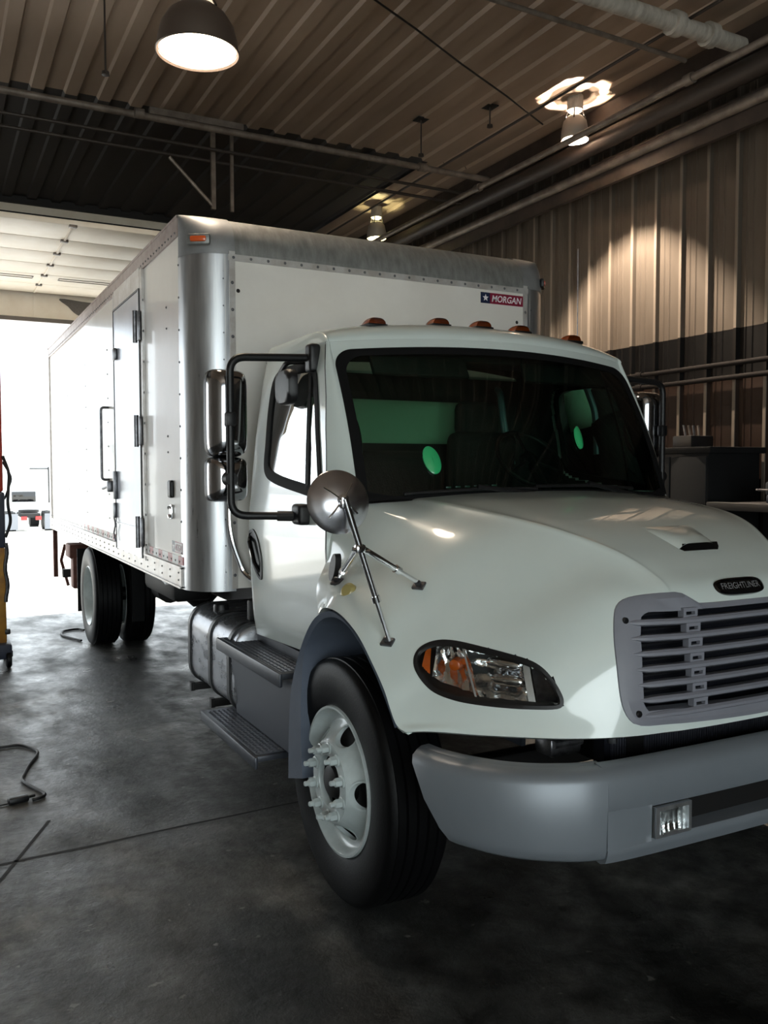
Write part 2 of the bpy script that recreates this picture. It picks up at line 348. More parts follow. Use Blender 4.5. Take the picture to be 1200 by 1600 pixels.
# hangers
def hanger(x, y, z0, z1, label, plate=True):
    t = thing('pipe_hanger', label, 'hanger', (x, y, z1))
    m = MB(); m.cyl((0, 0, 0), (0, 0, z0-z1), .007, 8); m.build('rod', pipe_dk, t)
    if plate: MB().rbox((0, 0, -.005), (.12, .12, .012), .003).build('plate', blk, t)
    MB().lathe([(.0, .02), (.025, .012), (.028, -.012), (0, -.02)], (0, 0, z0-z1), n=12).build('clamp', pipe_dk, t)
hanger(1.632, 4.1, 4.84, 5.18, 'dark rod hanging from a black square plate left of the ceiling light spot')
hanger(-1.46, 3.2, 4.62, 5.18, 'thin rod with small clamp hanging at the upper left of the ceiling', False)
hanger(1.62, 5.2, 5.05, 5.18, 'small black plate on the dark ceiling above the box front')
hanger(2.05, 3.55, 5.0, 5.18, 'short rod under a plate between the slanting cable and the right pipes')
brk = thing('strut_bracket', 'grey steel strut bracket hanging under the dark ceiling above the box', 'bracket', (-.15, 5.0, 5.17))
MB().bb(-.02, .02, -.02, .02, -.85, 0).build('post', pipe_gry, brk)
MB().bb(.17, .20, -.015, .015, -.85, -.1).build('rod', pipe_gry, brk)
MB().tube([(-.42, 0, -.42), (0, 0, -.82)], .018, 8).build('diagonal_brace', pipe_gry, brk)
MB().bb(-.6, .3, -.03, .03, -.06, 0).build('top_channel', pipe_gry, brk)
# ------------------------------------------------------------------ overhead door, raised
dr = thing('overhead_door', 'cream sectional overhead door raised flat under the ceiling above the bay opening', 'overhead door', (-.575, 8.35, 4.02))
pan = mat('cream_door_panel', 'fbf2e4', .5, var='efe2cf', scale=3, amt=.6)
hing = mat('hinge_steel', '6d655f', .45, .6)
ys = [0, -.55, -1.1, -1.65, -2.2, -2.75, -3.32]
for a, b in zip(ys, ys[1:]):
    MB().rbox((0, (a+b)/2, .02), (4.6, abs(b-a)-.012, .05), .008).build('panel', pan, dr)
    for x in (-.86, .9, -1.9, 1.95): MB().rbox((x, b, -.015), (.07, .05, .022), .004).build('hinge', hing, dr)
MB().rbox((-.86, -1.65, -.012), (.02, 3.2, .012), .002).build('stile', pan, dr)
for x in (-2.36, 2.36): MB().bb(x-.02, x+.02, -3.7, .1, -.02, .06).build('track', hing, dr)
slotm = mat('door_light_frame', '8e857b', .5)
for x in (-1.25, -.25, .75): 
    f = MB(); f.ring([(x-.3, -2.75+.78, -.008), (x+.3, -1.97, -.008), (x+.3, -2.05, -.008), (x-.3, -2.05, -.008)], [(x-.27, -1.985, -.01), (x+.27, -1.985, -.01), (x+.27, -2.035, -.01), (x-.27, -2.035, -.01)])
f = None
for x in (-1.3, -.35):
    m = MB(); y = -.92
    m.bb(x-.34, x+.34, y-.055, y-.045, -.012, -.004).bb(x-.34, x+.34, y+.045, y+.055, -.012, -.004).bb(x-.34, x-.33, y-.05, y+.05, -.012, -.004).bb(x+.33, x+.34, y-.05, y+.05, -.012, -.004)
    m.build('window_frame', slotm, dr)
hd = thing('door_header', 'cream header panel above the open bay with torn grey insulation', 'header', (-.575, 8.46, 3.72))
MB().bb(-2.3, 2.3, -.03, .0, 0, .32).build('panel', pan, hd)
MB().bb(-2.3, 2.3, -.05, .01, -.05, 0).build('bottom_edge', hing, hd)
MB().bb(-.86, -.83, -.045, -.03, 0, .32).build('stile', pan, hd)
m = MB(); tp = [(-.55, .26), (-.2, .24), (.25, .25), (.3, .2), (.05, .07), (-.15, .02), (-.35, .08), (-.45, .17)]
A = closed([(x, -.045, z) for x, z in tp], 4); B = closed([(x, -.032, z) for x, z in tp], 4); m.loops([A, B]); m.build('torn_insulation', mat('torn_insulation', '6b6662', .95, bump=.6, bscale=60), hd)
struct(MB().bb(XL, 4.2, YR-.12, YR-.01, 4.70, 4.985).bb(XL, 4.2, YR-.06, YR-.01, 5.11, 5.2).build('trim_5', mat('black_gap_strip', '1d1a1a', .7)))  # black strips stand in for the shadowed gap by the cream band


# ------------------------------------------------------------------ high bay lamps
glow = emit('lamp_glow', 'fff1dc', 9)
lamp_sh = mat('lamp_shade_metal', '6e625a', .4, .6)
lamp_wh = mat('lamp_inner_reflector', 'ffffff', .3)
def lamp(loc, R, label, watts, disc, group=None, col=(1, .84, .66)):
    t = thing('high_bay_lamp', label, 'lamp', loc, 0, group)      # origin at the rim centre
    h = R*1.15
    pr = [(R, 0), (R*.985, h*.2), (R*.9, h*.5), (R*.72, h*.75), (R*.46, h*.93)]
    s = MB(); s.lathe(pr, n=40); s.lathe([(r-.006, z) for r, z in pr], n=40); s.lathe([(R, 0), (R+.008, -.006), (R+.002, -.012), (R-.01, -.006)], n=40); s.build('shade', lamp_sh, t)
    if disc: MB().lathe([(R-.012, .012), (R*.6, .03), (0, .04)], n=40).build('diffuser', glow, t)
    MB().lathe([(0, h*1.5+.12), (R*.34, h*1.5+.12), (R*.42, h*1.5+.08), (R*.42, h*1.08), (R*.3, h*1.0), (0, h)], n=24).build('ballast_housing', pipe_lt, t)
    MB().cyl((0, 0, h*1.5+.1), (0, 0, 5.18-loc[2]), .02, 10).build('stem', pipe_dk, t)
    for k in range(4):
        a = PI/4+k*PI/2; MB().tube([(R*.4*math.cos(a), R*.4*math.sin(a), h*1.1), (R*.52*math.cos(a), R*.52*math.sin(a), h*.9)], .008, 6).build('bracket', pipe_dk, t)
    l = bpy.data.lights.new('lamp_bulb', 'POINT'); l.energy = watts; l.color = col; l.shadow_soft_size = .04
    o = bpy.data.objects.new('lamp_bulb', l); COL.objects.link(o); o.location = Vector(loc)+Vector((0, 0, -.04 if disc else h*.55)); return t
lamp((-1.12, 2.05, 4.365), .245, 'high bay lamp glowing white, hanging above the truck at the upper left', 40, True)
lamp_sh2 = mat('pale_lamp_shade', 'a39a90', .5, .3)
def cage_lamp(loc, label, watts, col, tint):
    t = thing('high_bay_lamp', label, 'lamp', loc); k8 = .8
    P = lambda L: [(r*k8, z*k8) for r, z in L]
    MB().lathe(P([(.085, .25), (.13, .2), (.15, .1), (.155, .0), (.148, -.005), (.142, .1), (.122, .19), (.08, .245)]), n=28).build('reflector', lamp_sh2, t)
    MB().lathe(P([(0, .262), (.084, .252)]), n=28).build('uplight_dimmer', glass('uplight_dimmer_glass', tint, .3), t)  # dark disc added to cut the uplight reaching the ceiling
    MB().lathe([(0, .40), (.06, .40), (.072, .385), (.072, .26), (.05, .245), (0, .245)], n=20).build('ballast_housing', pipe_lt, t)
    MB().cyl((0, 0, .39), (0, 0, 5.18-loc[2]), .018, 10).build('stem', pipe_dk, t)
    MB().lathe([(0, .02), (.022, .03), (.026, .06), (.015, .10), (0, .11)], n=14).build('bulb', emit('bulb_glow', 'fff2dd', 14), t)
    for k in range(4):
        a = PI/4+k*PI/2; MB().tube([(.065*math.cos(a), .065*math.sin(a), .26), (.10*math.cos(a), .10*math.sin(a), .15)], .006, 6).build('bracket', pipe_dk, t)
    l = bpy.data.lights.new('lamp_bulb', 'POINT'); l.energy = watts; l.color = col; l.shadow_soft_size = .015
    o = bpy.data.objects.new('lamp_bulb', l); COL.objects.link(o); o.location = Vector(loc)+Vector((0, 0, .136))
cage_lamp((2.62, 3.03, 4.80), 'small pale high bay lamp beside the right wall pipes, above the bright wall patch', 1500, (1, .82, .64), '161616')
cage_lamp((2.48, 6.7, 4.76), 'small high bay lamp just above the box top under a yellowish ceiling glow', 60, (1, .95, .5), '7a7a7a')

# ------------------------------------------------------------------ along the right wall
cab = thing('tool_cabinet', 'dark grey cabinet standing against the right wall behind the truck hood', 'cabinet', (3.02, 1.92, 0))
cg = mat('dark_cabinet_metal', '17181a', .8, spec=.15, var='131415', scale=5); cg2 = mat('cabinet_door_metal', '1f2123', .8, spec=.15)
MB().rbox((0, 0, .98), (.58, .76, 1.94), .01).build('body', cg, cab)
for y in (-.19, .19): 
    d = MB().rbox((-.298, y, 1.0), (.02, .36, 1.84), .004).build('door', cg2, cab)
    MB().tube([(-.315, y*.25, 1.15), (-.335, y*.25, 1.15), (-.335, y*.25, 1.35), (-.315, y*.25, 1.35)], .006, 8).build('handle', steel, d)
MB().rbox((0, 0, 1.97), (.64, .84, .05), .008).build('top', cg, cab)
box_ = MB(); box_.rbox((0, 0, .05), (.26, .2, .10), .01); bo = box_.build('parts_bin', blk); bo.location = (3.0, 1.95, 1.995); tag(bo, 'small black bin of parts on top of the dark cabinet', 'bin')
for k in range(4): MB().cyl((-.08+k*.05, 0, .08), (-.09+k*.055, .02, .19), .009, 8).build('handle', [steel, pipe_gry][k % 2], bo)
bn = thing('work_bench', 'dark workbench along the right wall beyond the hood', 'workbench', (2.98, .72, 0))
MB().rbox((0, 0, 1.54), (.7, 1.5, .06), .008).build('worktop', frame_blk, bn)
for x in (-.3, .3):
    for y in (-.7, .7): MB().bb(x-.03, x+.03, y-.03, y+.03, 0, 1.51).build('leg', frame_blk, bn)
MB().bb(-.32, .32, -.72, .72, .3, .34).build('shelf', frame_blk, bn)
vm = thing('bench_vise', 'dark bench vise on the workbench at the right edge', 'vise', (2.85, .95, 1.57))
MB().rbox((0, 0, .03), (.2, .16, .06), .01).build('base', mat('vise_blue', '1d2a3a', .5), vm)
MB().rbox((-.02, 0, .11), (.26, .10, .1), .015).build('jaw', mat('vise_steel', '33383e', .4, .6), vm)
MB().cyl((-.2, -.08, .1), (-.2, .08, .1), .008, 8).build('handle', steel, vm)

# ------------------------------------------------------------------ lift column at the left edge
rd = mat('red_column_paint', 'b23a2c', .4, var='93301f', scale=5); yl = mat('yellow_column_paint', 'b98a2e', .45, var='8a5f26', scale=6); bl = mat('dark_blue_column', '2b3040', .5)
lc = thing('lift_column', 'red, dark blue and yellow mobile lift column on casters at the left edge', 'lift column', (-2.22, 5.6, 0))
m = MB(); m.rbox((0, 0, 2.55), (.38, .3, 1.86), .02); m.build('upper_post', rd, lc)
MB().rbox((0, .0, 1.36), (.4, .32, .52), .02).build('middle_post', bl, lc)
MB().rbox((0, .0, .66), (.39, .31, .9), .02).build('lower_post', yl, lc)
MB().rbox((0, 0, .15), (.46, .5, .14), .02).build('base', bl, lc)
for x, y in ((.2, -.22), (-.2, -.22), (.2, .22), (-.2, .22)):
    c = MB().lathe([(0, -.025), (.06, -.025), (.075, -.015), (.075, .015), (.06, .025), (0, .025)], (x, y, .075), (1, 0, 0), 20).build('caster', rubber, lc)
    MB().rbox((x, y, .13), (.07, .05, .06), .006).build('fork', steel, c)
MB().rbox((.2, -.1, .32), (.05, .12, .05), .01).build('foot_pedal', blk, lc)
MB().tube(fillet([(.19, -.16, 1.95), (.24, -.2, 1.8), (.22, -.19, 1.5), (.25, -.18, 1.35), (.2, -.16, 1.2)], .06), .014, 8).build('cable', blk, lc)
MB().tube([(.2+.01*math.sin(k), -.16, 1.15-.05*k) for k in range(12)], .018, 8).build('chain', steel, lc)
MB().tube(fillet([(.19, -.1, 1.9), (.27, -.12, 1.75), (.2, -.12, 1.55)], .05), .009, 8).build('cable', blk, lc)

# ------------------------------------------------------------------ hoses on the floor
def hose(pts, r, label, name='electric_cord', mt=blk):
    P = crs([(x, y, r+.001) for x, y in pts], 8); m = MB(); m.tube(P, r, 8); o = m.build(name, mt); place(o, P[0]); tag(o, label, 'cord'); return o

hose([(-2.6, 2.87), (-2.26, 2.84), (-2.15, 2.83), (-2.07, 2.7), (-2.06, 2.59), (-2.13, 2.38), (-2.17, 2.23), (-2.19, 2.12), (-2.14, 1.95), (-2.1, 1.83), (-2.13, 1.78), (-2.17, 1.77)], .009, 'black cord curling over the floor at the left edge')
pl = MB(); pl.rbox((0, 0, .018), (.11, .05, .035), .012); pl.cyl((.05, 0, .018), (.09, .01, .016), .008, 8); plo = pl.build('cord_plug', blk); plo.location = (-2.24, 1.79, 0); plo.rotation_euler = (0, 0, .2); tag(plo, 'black plug end of the cord lying on the floor', 'plug')
hose([(-2.29, 1.78), (-2.4, 1.76), (-2.6, 1.74)], .005, 'thin cable leading left from the plug on the floor', 'thin_cable')
hose([(-1.12, 6.95), (-1.18, 7.05), (-1.34, 6.98), (-1.38, 6.74), (-1.31, 6.5), (-1.24, 6.33)], .012, 'dark hose loop on the floor beside the rear wheel', 'hose', rubber)
# ------------------------------------------------------------------ outside
gm = mat('bright_yard_concrete', 'd9d7d2', .85, var='c4c1ba', scale=.6)
GZ = lambda y: 0 if y < 12 else -1.32*(y-12)/34
g = MB(); ysq = [8.36, 12, 46, 90]; g.loops([[(-60, y, GZ(y)) for y in ysq], [(60, y, GZ(y)) for y in ysq]], False, False); g.build('ground_outside', gm)['kind'] = 'structure'
g = MB(); g.bb(-40, 20, -40, YF-.0, -.1, 0); g.build('ground_outside', gm)['kind'] = 'structure'
bw = thing('white_building', 'long white building with a grey roof edge beyond the yard', 'building', (4, 62, GZ(62)))
b0 = GZ(62)
MB().bb(-30, 30, 0, 8, 0, 3.1-b0).build('wall', mat('white_building_wall', 'eceae6', .8), bw)
MB().bb(-30.3, 30.3, -.4, 8, 3.1-b0, 3.75-b0).build('roof_edge', mat('grey_roof_edge', 'b9b9b9', .6), bw)
tk = thing('semi_tractor', 'distant semi tractor seen from behind in the bright yard', 'truck', (1.92, 46, GZ(46)))
wt = mat('distant_white_paint', 'e6e8ea', .4)
MB().rbox((.0, 1.9, 2.0), (2.3, 1.7, 2.4), .15).build('cab', wt, tk)
MB().rbox((-.1, 1.02, 1.75), (1.2, .05, .55), .05).build('rear_window', blk_gl, tk)
MB().bb(-.45, .45, -1.6, 2, .75, .95).build('frame', frame_blk, tk)
MB().lathe([(0, 0), (.5, 0), (.5, .12), (0, .14)], (0, -.4, .98), (0, 0, 1), 20).build('fifth_wheel', frame_blk, tk)
for x in (-.95, .95):
    for y in (-1.1, .2): MB().lathe([(0, -.28), (.35, -.28), (.5, -.24), (.52, 0), (.5, .24), (.35, .28), (0, .28)], (x, y, .52), (1, 0, 0), 20).build('wheel', rubber, tk)
    MB().bb(x-.32, x+.32, -1.75, -1.7, .15, .95).build('mud_flap', mat('grey_flap', '777a80', .6), tk)
    MB().rbox((x*.36, -1.68, .72), (.3, .06, .2), .03).build('tail_light', red_l, tk)
tb = thing('box_trailer', 'white box trailer with dark rear bars parked beside the distant tractor', 'trailer', (3.75, 52, GZ(52)))
MB().rbox((0, 2, 2.6), (2.5, 6, 2.8), .03).build('body', wt, tb)
for z in (1.9, 2.7, 3.5): MB().bb(-1.25, -.2, -1.06, -1.0, z-.03, z+.03).build('bar', frame_blk, tb)
MB().bb(-.25, -.18, -1.08, -1.0, 1.5, 3.6).build('ladder_rail', frame_blk, tb)
for x in (-.9, .9): MB().lathe([(0, -.28), (.35, -.28), (.5, -.24), (.5, .24), (.35, .28), (0, .28)], (x, .6, .52), (1, 0, 0), 20).build('wheel', rubber, tb)
# ================================================================== THE TRUCK
T = thing('box_truck', 'white conventional box truck with grey bumper and grille parked in the bay', 'truck')
NET=[
[(0,.03,1.715),(.25,.05,1.712),(.45,.08,1.705),(.68,.14,1.69),(.91,.225,1.665),(1.015,.305,1.53),(1.043,.322,1.40),(1.11,.27,1.30),(1.17,.12,1.20)],
[(0,-.10,1.703),(.25,-.09,1.70),(.45,-.08,1.695),(.67,-.05,1.675),(.86,-.03,1.60),(.97,-.02,1.46),(1.04,-.02,1.38),(1.14,-.02,1.32),(1.2,-.02,1.25)],
[(0,-.28,1.682),(.25,-.28,1.68),(.45,-.27,1.675),(.645,-.25,1.655),(.82,-.22,1.56),(.94,-.2,1.45),(1.04,-.18,1.37),(1.15,-.17,1.30),(1.2,-.17,1.245)],
[(0,-.50,1.64),(.25,-.5,1.64),(.45,-.49,1.637),(.60,-.48,1.627),(.77,-.44,1.53),(.92,-.4,1.41),(1.04,-.36,1.31),(1.15,-.34,1.24),(1.2,-.33,1.19)],
[(0,-.70,1.585),(.2,-.7,1.585),(.38,-.69,1.588),(.52,-.68,1.585),(.69,-.63,1.48),(.86,-.57,1.35),(1.02,-.50,1.23),(1.14,-.47,1.14),(1.2,-.46,1.10)],
[(0,-.86,1.52),(.16,-.86,1.52),(.30,-.86,1.52),(.42,-.86,1.52),(.62,-.80,1.42),(.82,-.71,1.29),(1.02,-.60,1.15),(1.14,-.56,1.06),(1.2,-.545,1.03)],
[(0,-.98,1.455),(.14,-.98,1.455),(.26,-.98,1.455),(.36,-.98,1.45),(.58,-.96,1.37),(.80,-.85,1.23),(1.0,-.69,1.08),(1.13,-.61,1.0),(1.2,-.59,.975)],
[(0,-1.07,1.39),(.14,-1.07,1.39),(.25,-1.07,1.39),(.35,-1.065,1.385),(.58,-1.03,1.29),(.80,-.93,1.15),(1.0,-.76,1.01),(1.13,-.65,.955),(1.2,-.62,.94)],
[(0,-1.12,1.27),(.15,-1.12,1.27),(.26,-1.117,1.27),(.36,-1.113,1.26),(.58,-1.085,1.17),(.79,-.98,1.06),(.99,-.81,.965),(1.12,-.68,.93),(1.197,-.64,.92)],
[(0,-1.15,1.08),(.15,-1.15,1.08),(.26,-1.148,1.08),(.36,-1.145,1.07),(.58,-1.12,1.02),(.78,-1.02,.98),(.98,-.84,.94),(1.11,-.71,.918),(1.19,-.655,.91)],
[(0,-1.165,.923),(.15,-1.164,.923),(.26,-1.163,.924),(.37,-1.16,.926),(.6,-1.135,.93),(.78,-1.045,.925),(.97,-.87,.915),(1.10,-.725,.908),(1.18,-.67,.903)]]

def crow(P, k):
    P = [Vector(q) for q in P]; return crs(P, k)
def dens(r):
    L = lambda a, b, t: tuple(p+(q-p)*t for p, q in zip(a, b))
    return r[:3]+[L(r[3], r[2], .28), r[3], L(r[3], r[4], .22)]+r[4:]
NET = [dens(r) for r in NET]
full = [[(-x, y, z) for x, y, z in reversed(r[1:])]+list(r) for r in NET]
A_ = [crow(r, 10) for r in full]
cols = [crow([A_[i][j] for i in range(len(A_))], 10) for j in range(len(A_[0]))]
NJ = len(cols); NI = len(cols[0])
HV = [cols[j][i] for i in range(NI) for j in range(NJ)]
HF = [(i*NJ+j, i*NJ+j+1, (i+1)*NJ+j+1, (i+1)*NJ+j) for i in range(NI-1) for j in range(NJ-1)]
BVH = BVHTree.FromPolygons([tuple(v) for v in HV], HF)
def hcast(o, d):
    h = BVH.ray_cast(Vector(o), Vector(d).normalized()); return (h[0], h[1]) if h[0] is not None else (None, None)
def hy(x, z):                  # front surface point at (x, z)
    h, n = hcast((x, -4, z), (0, 1, 0)); return h
def hn(x, z):
    h, n = hcast((x, -4, z), (0, 1, 0)); return n if n.y < 0 else -n
GR = [(-.592, 1.157), (-.581, 1.238), (-.560, 1.305), (-.536, 1.345), (-.491, 1.367), (-.405, 1.378), (-.323, 1.382), (-.287, 1.372), (-.262, 1.349), (-.225, 1.340), (-.12, 1.338), (0, 1.338)]
GB = [(0, .944), (-.15, .947), (-.30, .953), (-.44, .960), (-.54, .966), (-.575, .982), (-.592, 1.02), (-.596, 1.08)]
grl = GB+GR; grille_poly = grl+[(-x, z) for x, z in reversed(grl) if x != 0]
# order: bottom centre -> left -> top centre -> right -> back
HLP = [(-1.082, -.573, 1.107), (-1.065, -.552, 1.144), (-1.034, -.559, 1.17), (-.997, -.589, 1.186), (-.959, -.638, 1.189), (-.916, -.718, 1.181), (-.864, -.82, 1.169), (-.822, -.893, 1.156), (-.801, -.936, 1.137), (-.784, -.967, 1.106), (-.772, -.993, 1.068), (-.768, -1.006, 1.039), (-.782, -1.001, 1.022), (-.846, -.945, 1.015), (-.906, -.881, 1.012), (-.97, -.8, 1.012), (-1.017, -.73, 1.017), (-1.055, -.663, 1.033), (-1.076, -.618, 1.063)]
HD = Vector((.6, -.8, 0)); HO = Vector((-.8, -.6, 0))      # headlight plane: along, outward
hl2 = closed([(Vector(q).dot(HD), q[2], 0) for q in HLP], 4)
hl_poly = [(q.x, q.y) for q in hl2]
def hlp(s, z, off=0):
    o = HD*s+Vector((0, 0, z))+HO*3; h, n = hcast(o, -HO)
    if h is None: h = HD*s+Vector((0, 0, z))+HO*1.2; n = HO
    if n.dot(HO) < 0: n = -n
    return h+n*off
def offpoly(poly, d):
    n = len(poly); c = Vector((sum(p[0] for p in poly)/n, sum(p[1] for p in poly)/n)); o = []
    for i in range(n):
        a, b, e = Vector(poly[i-1][:2]), Vector(poly[i][:2]), Vector(poly[(i+1) % n][:2]); t = (e-a).normalized(); nn = Vector((t.y, -t.x))
        if nn.dot(b-c) < 0: nn = -nn
        o.append(b+nn*d)
    return o
hole_g = [(x*.986, 1.155+(z-1.155)*.965) for x, z in grille_poly]
# ---- hood shell
hp = MB(); keepF = []
hole_poly = None
for f in HF:
    c = sum((HV[i] for i in f), Vector())/4
    if c.y < -.9 and inside((c.x, c.z), hole_g): continue
    m_ = Vector((-abs(c.x), c.y, c.z))
    if abs(c.x) > .7 and c.y < -.5 and inside((m_.dot(HD), c.z), hl_poly): continue
    keepF.append(f)
hp.add(HV, keepF); hood = hp.build('hood', paint, T, ang=50)
lip = MB()       # rolled lower lip and arch lip
for sgn in (-1, 1):
    oc = [cols[NJ-1 if sgn > 0 else 0][i] for i in range(NI)]
    lip.loops([oc, [q+Vector((-sgn*.012, 0, -.012 if i > NI*.9 else 0)) for i, q in enumerate(oc)], [q+Vector((-sgn*.05, 0, 0)) for q in oc]], False, False)
br = [cols[j][NI-1] for j in range(NJ)]
lip.loops([br, [q+Vector((0, .015, -.008)) for q in br], [q+Vector((0, .06, 0)) for q in br]], False, False)
lip.build('hood_lip', paint, hood, ang=60)
# hood top scoop and badge
sc = MB()
def scf(u, v):
    x = (u-.5)*2; y = -.70-.18*v; wd = .085+.02*v+(.05*(1-v)); h, n = hcast((x*wd, y, 3), (0, 0, -1)); e = max(0, 1-abs(x)**4)*min(1, v*1.4)
    return h+Vector((0, 0, .002+.022*e))
sc.grid(scf, 16, 14); sc.build('scoop', paint, hood)
m = MB(); h1 = hcast((0, -.885, 3), (0, 0, -1))[0]
m.loops([[(-.1, -.882, h1.z+.004), (-.085, -.892, h1.z-.004), (.09, -.892, h1.z-.004), (.105, -.882, h1.z+.008), (.1, -.878, h1.z+.026), (-.08, -.878, h1.z+.024)], [(-.1, -.86, h1.z+.004), (-.085, -.86, h1.z-.004), (.09, -.86, h1.z-.004), (.105, -.86, h1.z+.008), (.1, -.86, h1.z+.026), (-.08, -.86, h1.z+.024)]])
m.build('scoop_opening', blk_gl, hood)
bc = hy(0, 1.386); bn_ = hn(0, 1.386); bu = Vector((1, 0, 0)); bv = bn_.cross(bu).normalized(); bv = bv if bv.z > 0 else -bv
def pill(a, b, off, n=40): return [bc+bu*(a*math.copysign(abs(math.cos(t))**.55, math.cos(t)))+bv*(b*math.copysign(abs(math.sin(t))**.8, math.sin(t)))+bn_*off-Vector((0, -.0, 0))+Vector((0, .55*(a*abs(math.cos(t)))**2, 0)) for t in [2*PI*k/n for k in range(n)]]
m = MB(); m.loops([pill(.128, .034, -.01), pill(.128, .034, .008), pill(.118, .027, .012), pill(.116, .025, .007)], False); m.build('badge_rim', blk_gl, hood)
m = MB(); m.loops([pill(.117, .026, -.002), pill(.117, .026, .007)]); badge = m.build('badge', blk_gl, hood)
V, F = text_mesh('FREIGHTLINER', .034, .12, .0)
xs = [v.x for v in V]; kx = .196/(max(xs)-min(xs))
m = MB(); m.add([bc+bu*(v.x*kx)+bv*(v.y*1.05)+bn_*.010+Vector((0, .55*(v.x*kx)**2, 0)) for v in V], F); m.build('lettering', mat('badge_letters', 'b9bcc0', .3, .6), badge, recalc=False)
# side marker on fender
for sgn in (-1, 1):
    h, n = hcast((sgn*3, -.05, 1.325), (-sgn, 0, 0)); h2, n = hcast((sgn*1.43, -.105, 1.62), (-sgn, 0, -1)); n = Vector((sgn*.8, -.4, .45)).normalized()
    MB().lathe([(0, .016), (.024, .013), (.036, .002), (.036, -.02)], h2, n, 24).build('marker_lamp', mat('pale_amber_marker', 'a99c63', .3, coat=.4) if sgn < 0 else amber, hood)

# ---- grille
gf = MB(); n_ = len(grille_poly)
def gring(poly, off): 
    o = []
    for x, z in poly:
        h = hy(max(-.63, min(.63, x)), max(.935, z)); o.append(h+Vector((0, -off, z-max(.935, z))))
    return o
gp = [(q.x, q.y) for q in closed([(x, z, 0) for x, z in grille_poly], 3)]
o0 = offpoly(gp, .005); 
def slotpoly():
    L = [(-.50, 1.30), (-.505, 1.29)]; return L
inner = [(-.30, 1.0), (-.51, 1.005), (-.522, 1.03), (-.512, 1.15), (-.497, 1.25), (-.475, 1.31), (-.45, 1.325), (-.30, 1.325), (0, 1.325), (.30, 1.325), (.45, 1.325), (.475, 1.31), (.497, 1.25), (.512, 1.15), (.522, 1.03), (.51, 1.005), (.30, 1.0), (0, .985)]
def resamp(poly, n, start):
    P = [Vector(q) for q in poly]; P.append(P[0]); L = [0]
    for a, b in zip(P, P[1:]): L.append(L[-1]+(b-a).length)
    o = []
    for k in range(n):
        t = L[-1]*k/n; i = max(j for j in range(len(L)) if L[j] <= t+1e-9); i = min(i, len(P)-2); f = (t-L[i])/max(1e-9, L[i+1]-L[i]); o.append(P[i].lerp(P[i+1], f))
    return o
def angsort(poly, n):  # match two loops by angle about the centre
    c = Vector((0, 1.155)); P = [Vector(q) for q in poly]; o = []
    for k in range(n):
        a = 2*PI*k/n; d = Vector((math.cos(a), math.sin(a))); best = None
        for i in range(len(P)):
            p, q = P[i]-c, P[(i+1) % len(P)]-c; e = q-p; den = d.x*e.y-d.y*e.x
            if abs(den) < 1e-9: continue
            t = (p.x*e.y-p.y*e.x)/den; s = (p.x*d.y-p.y*d.x)/den
            if t > 0 and -1e-6 <= s <= 1+1e-6 and (best is None or t > best): best = t
        o.append(c+d*best)
    return [(v.x, v.y) for v in o]
NG = 240
go, gi = angsort(o0, NG), angsort(inner, NG); gm_ = angsort(offpoly(gp, -.012), NG)
G = MB(); G.loops([gring(go, -.01), gring(go, .006), gring(gm_, .012), gring(gi, .002), [q+Vector((0, .05, 0)) for q in gring(gi, 0)]], False)
gril = G.build('grille', grille_gry, T, ang=30)
zrow = [1.0125+.0505*k for k in range(7)]
for k in range(7):             # horizontal slats between the slots
    zc = 1.292-.0502*k
    s = MB(); 
    def sf(u, v, zc=zc):
        x = -.565+1.13*u; 
        h = hy(x*.98, max(.96, zc)); pr = [(.022, .008), (-.012, .011), (-.022, .004), (-.022, -.006), (-.008, -.014), (.022, -.012)]
        i = v*5; a = int(min(4, i)); f = i-a; dy = pr[a][0]*(1-f)+pr[a+1][0]*f; dz = pr[a][1]*(1-f)+pr[a+1][1]*f
        e = 1-max(0, (abs(x)-.50)/.07)
        return (h.x, h.y+.004+dy*max(.2, e), zc+dz*max(.35, e))
    s.grid(sf, 40, 5); s.build('slat', grille_gry, gril, ang=40)
for k in range(7):
    zc = 1.317-.0502*k-.002
    if k == 6: zc = 1.01
    for x in (-.285, .285):
        h = hy(x, max(.96, zc)); t = MB(); fr = [(-.034, -.019), (.034, -.019), (.034, .019), (-.034, .019)]; inn = [(-.021, -.006), (.021, -.006), (.021, .006), (-.021, .006)]
        f1 = [h+Vector((a, -.006, b)) for a, b in fr]; f2 = [h+Vector((a, -.006, b)) for a, b in inn]; f3 = [h+Vector((a, .01, b)) for a, b in inn]; f0 = [h+Vector((a, .02, b)) for a, b in fr]
        t.loops([f0, f1, f2, f3], False); t.build('slat_clip', grille_gry, gril, ang=20)
for x, z in ((-.535, 1.30), (.535, 1.30), (-.55, 1.0), (.55, 1.0)):
    h = hy(x, z); MB().lathe([(0, .004), (.009, .004), (.012, 0), (.012, -.02)], h+Vector((0, -.01, 0)), (0, -1, 0), 14).build('bolt', blk, gril)
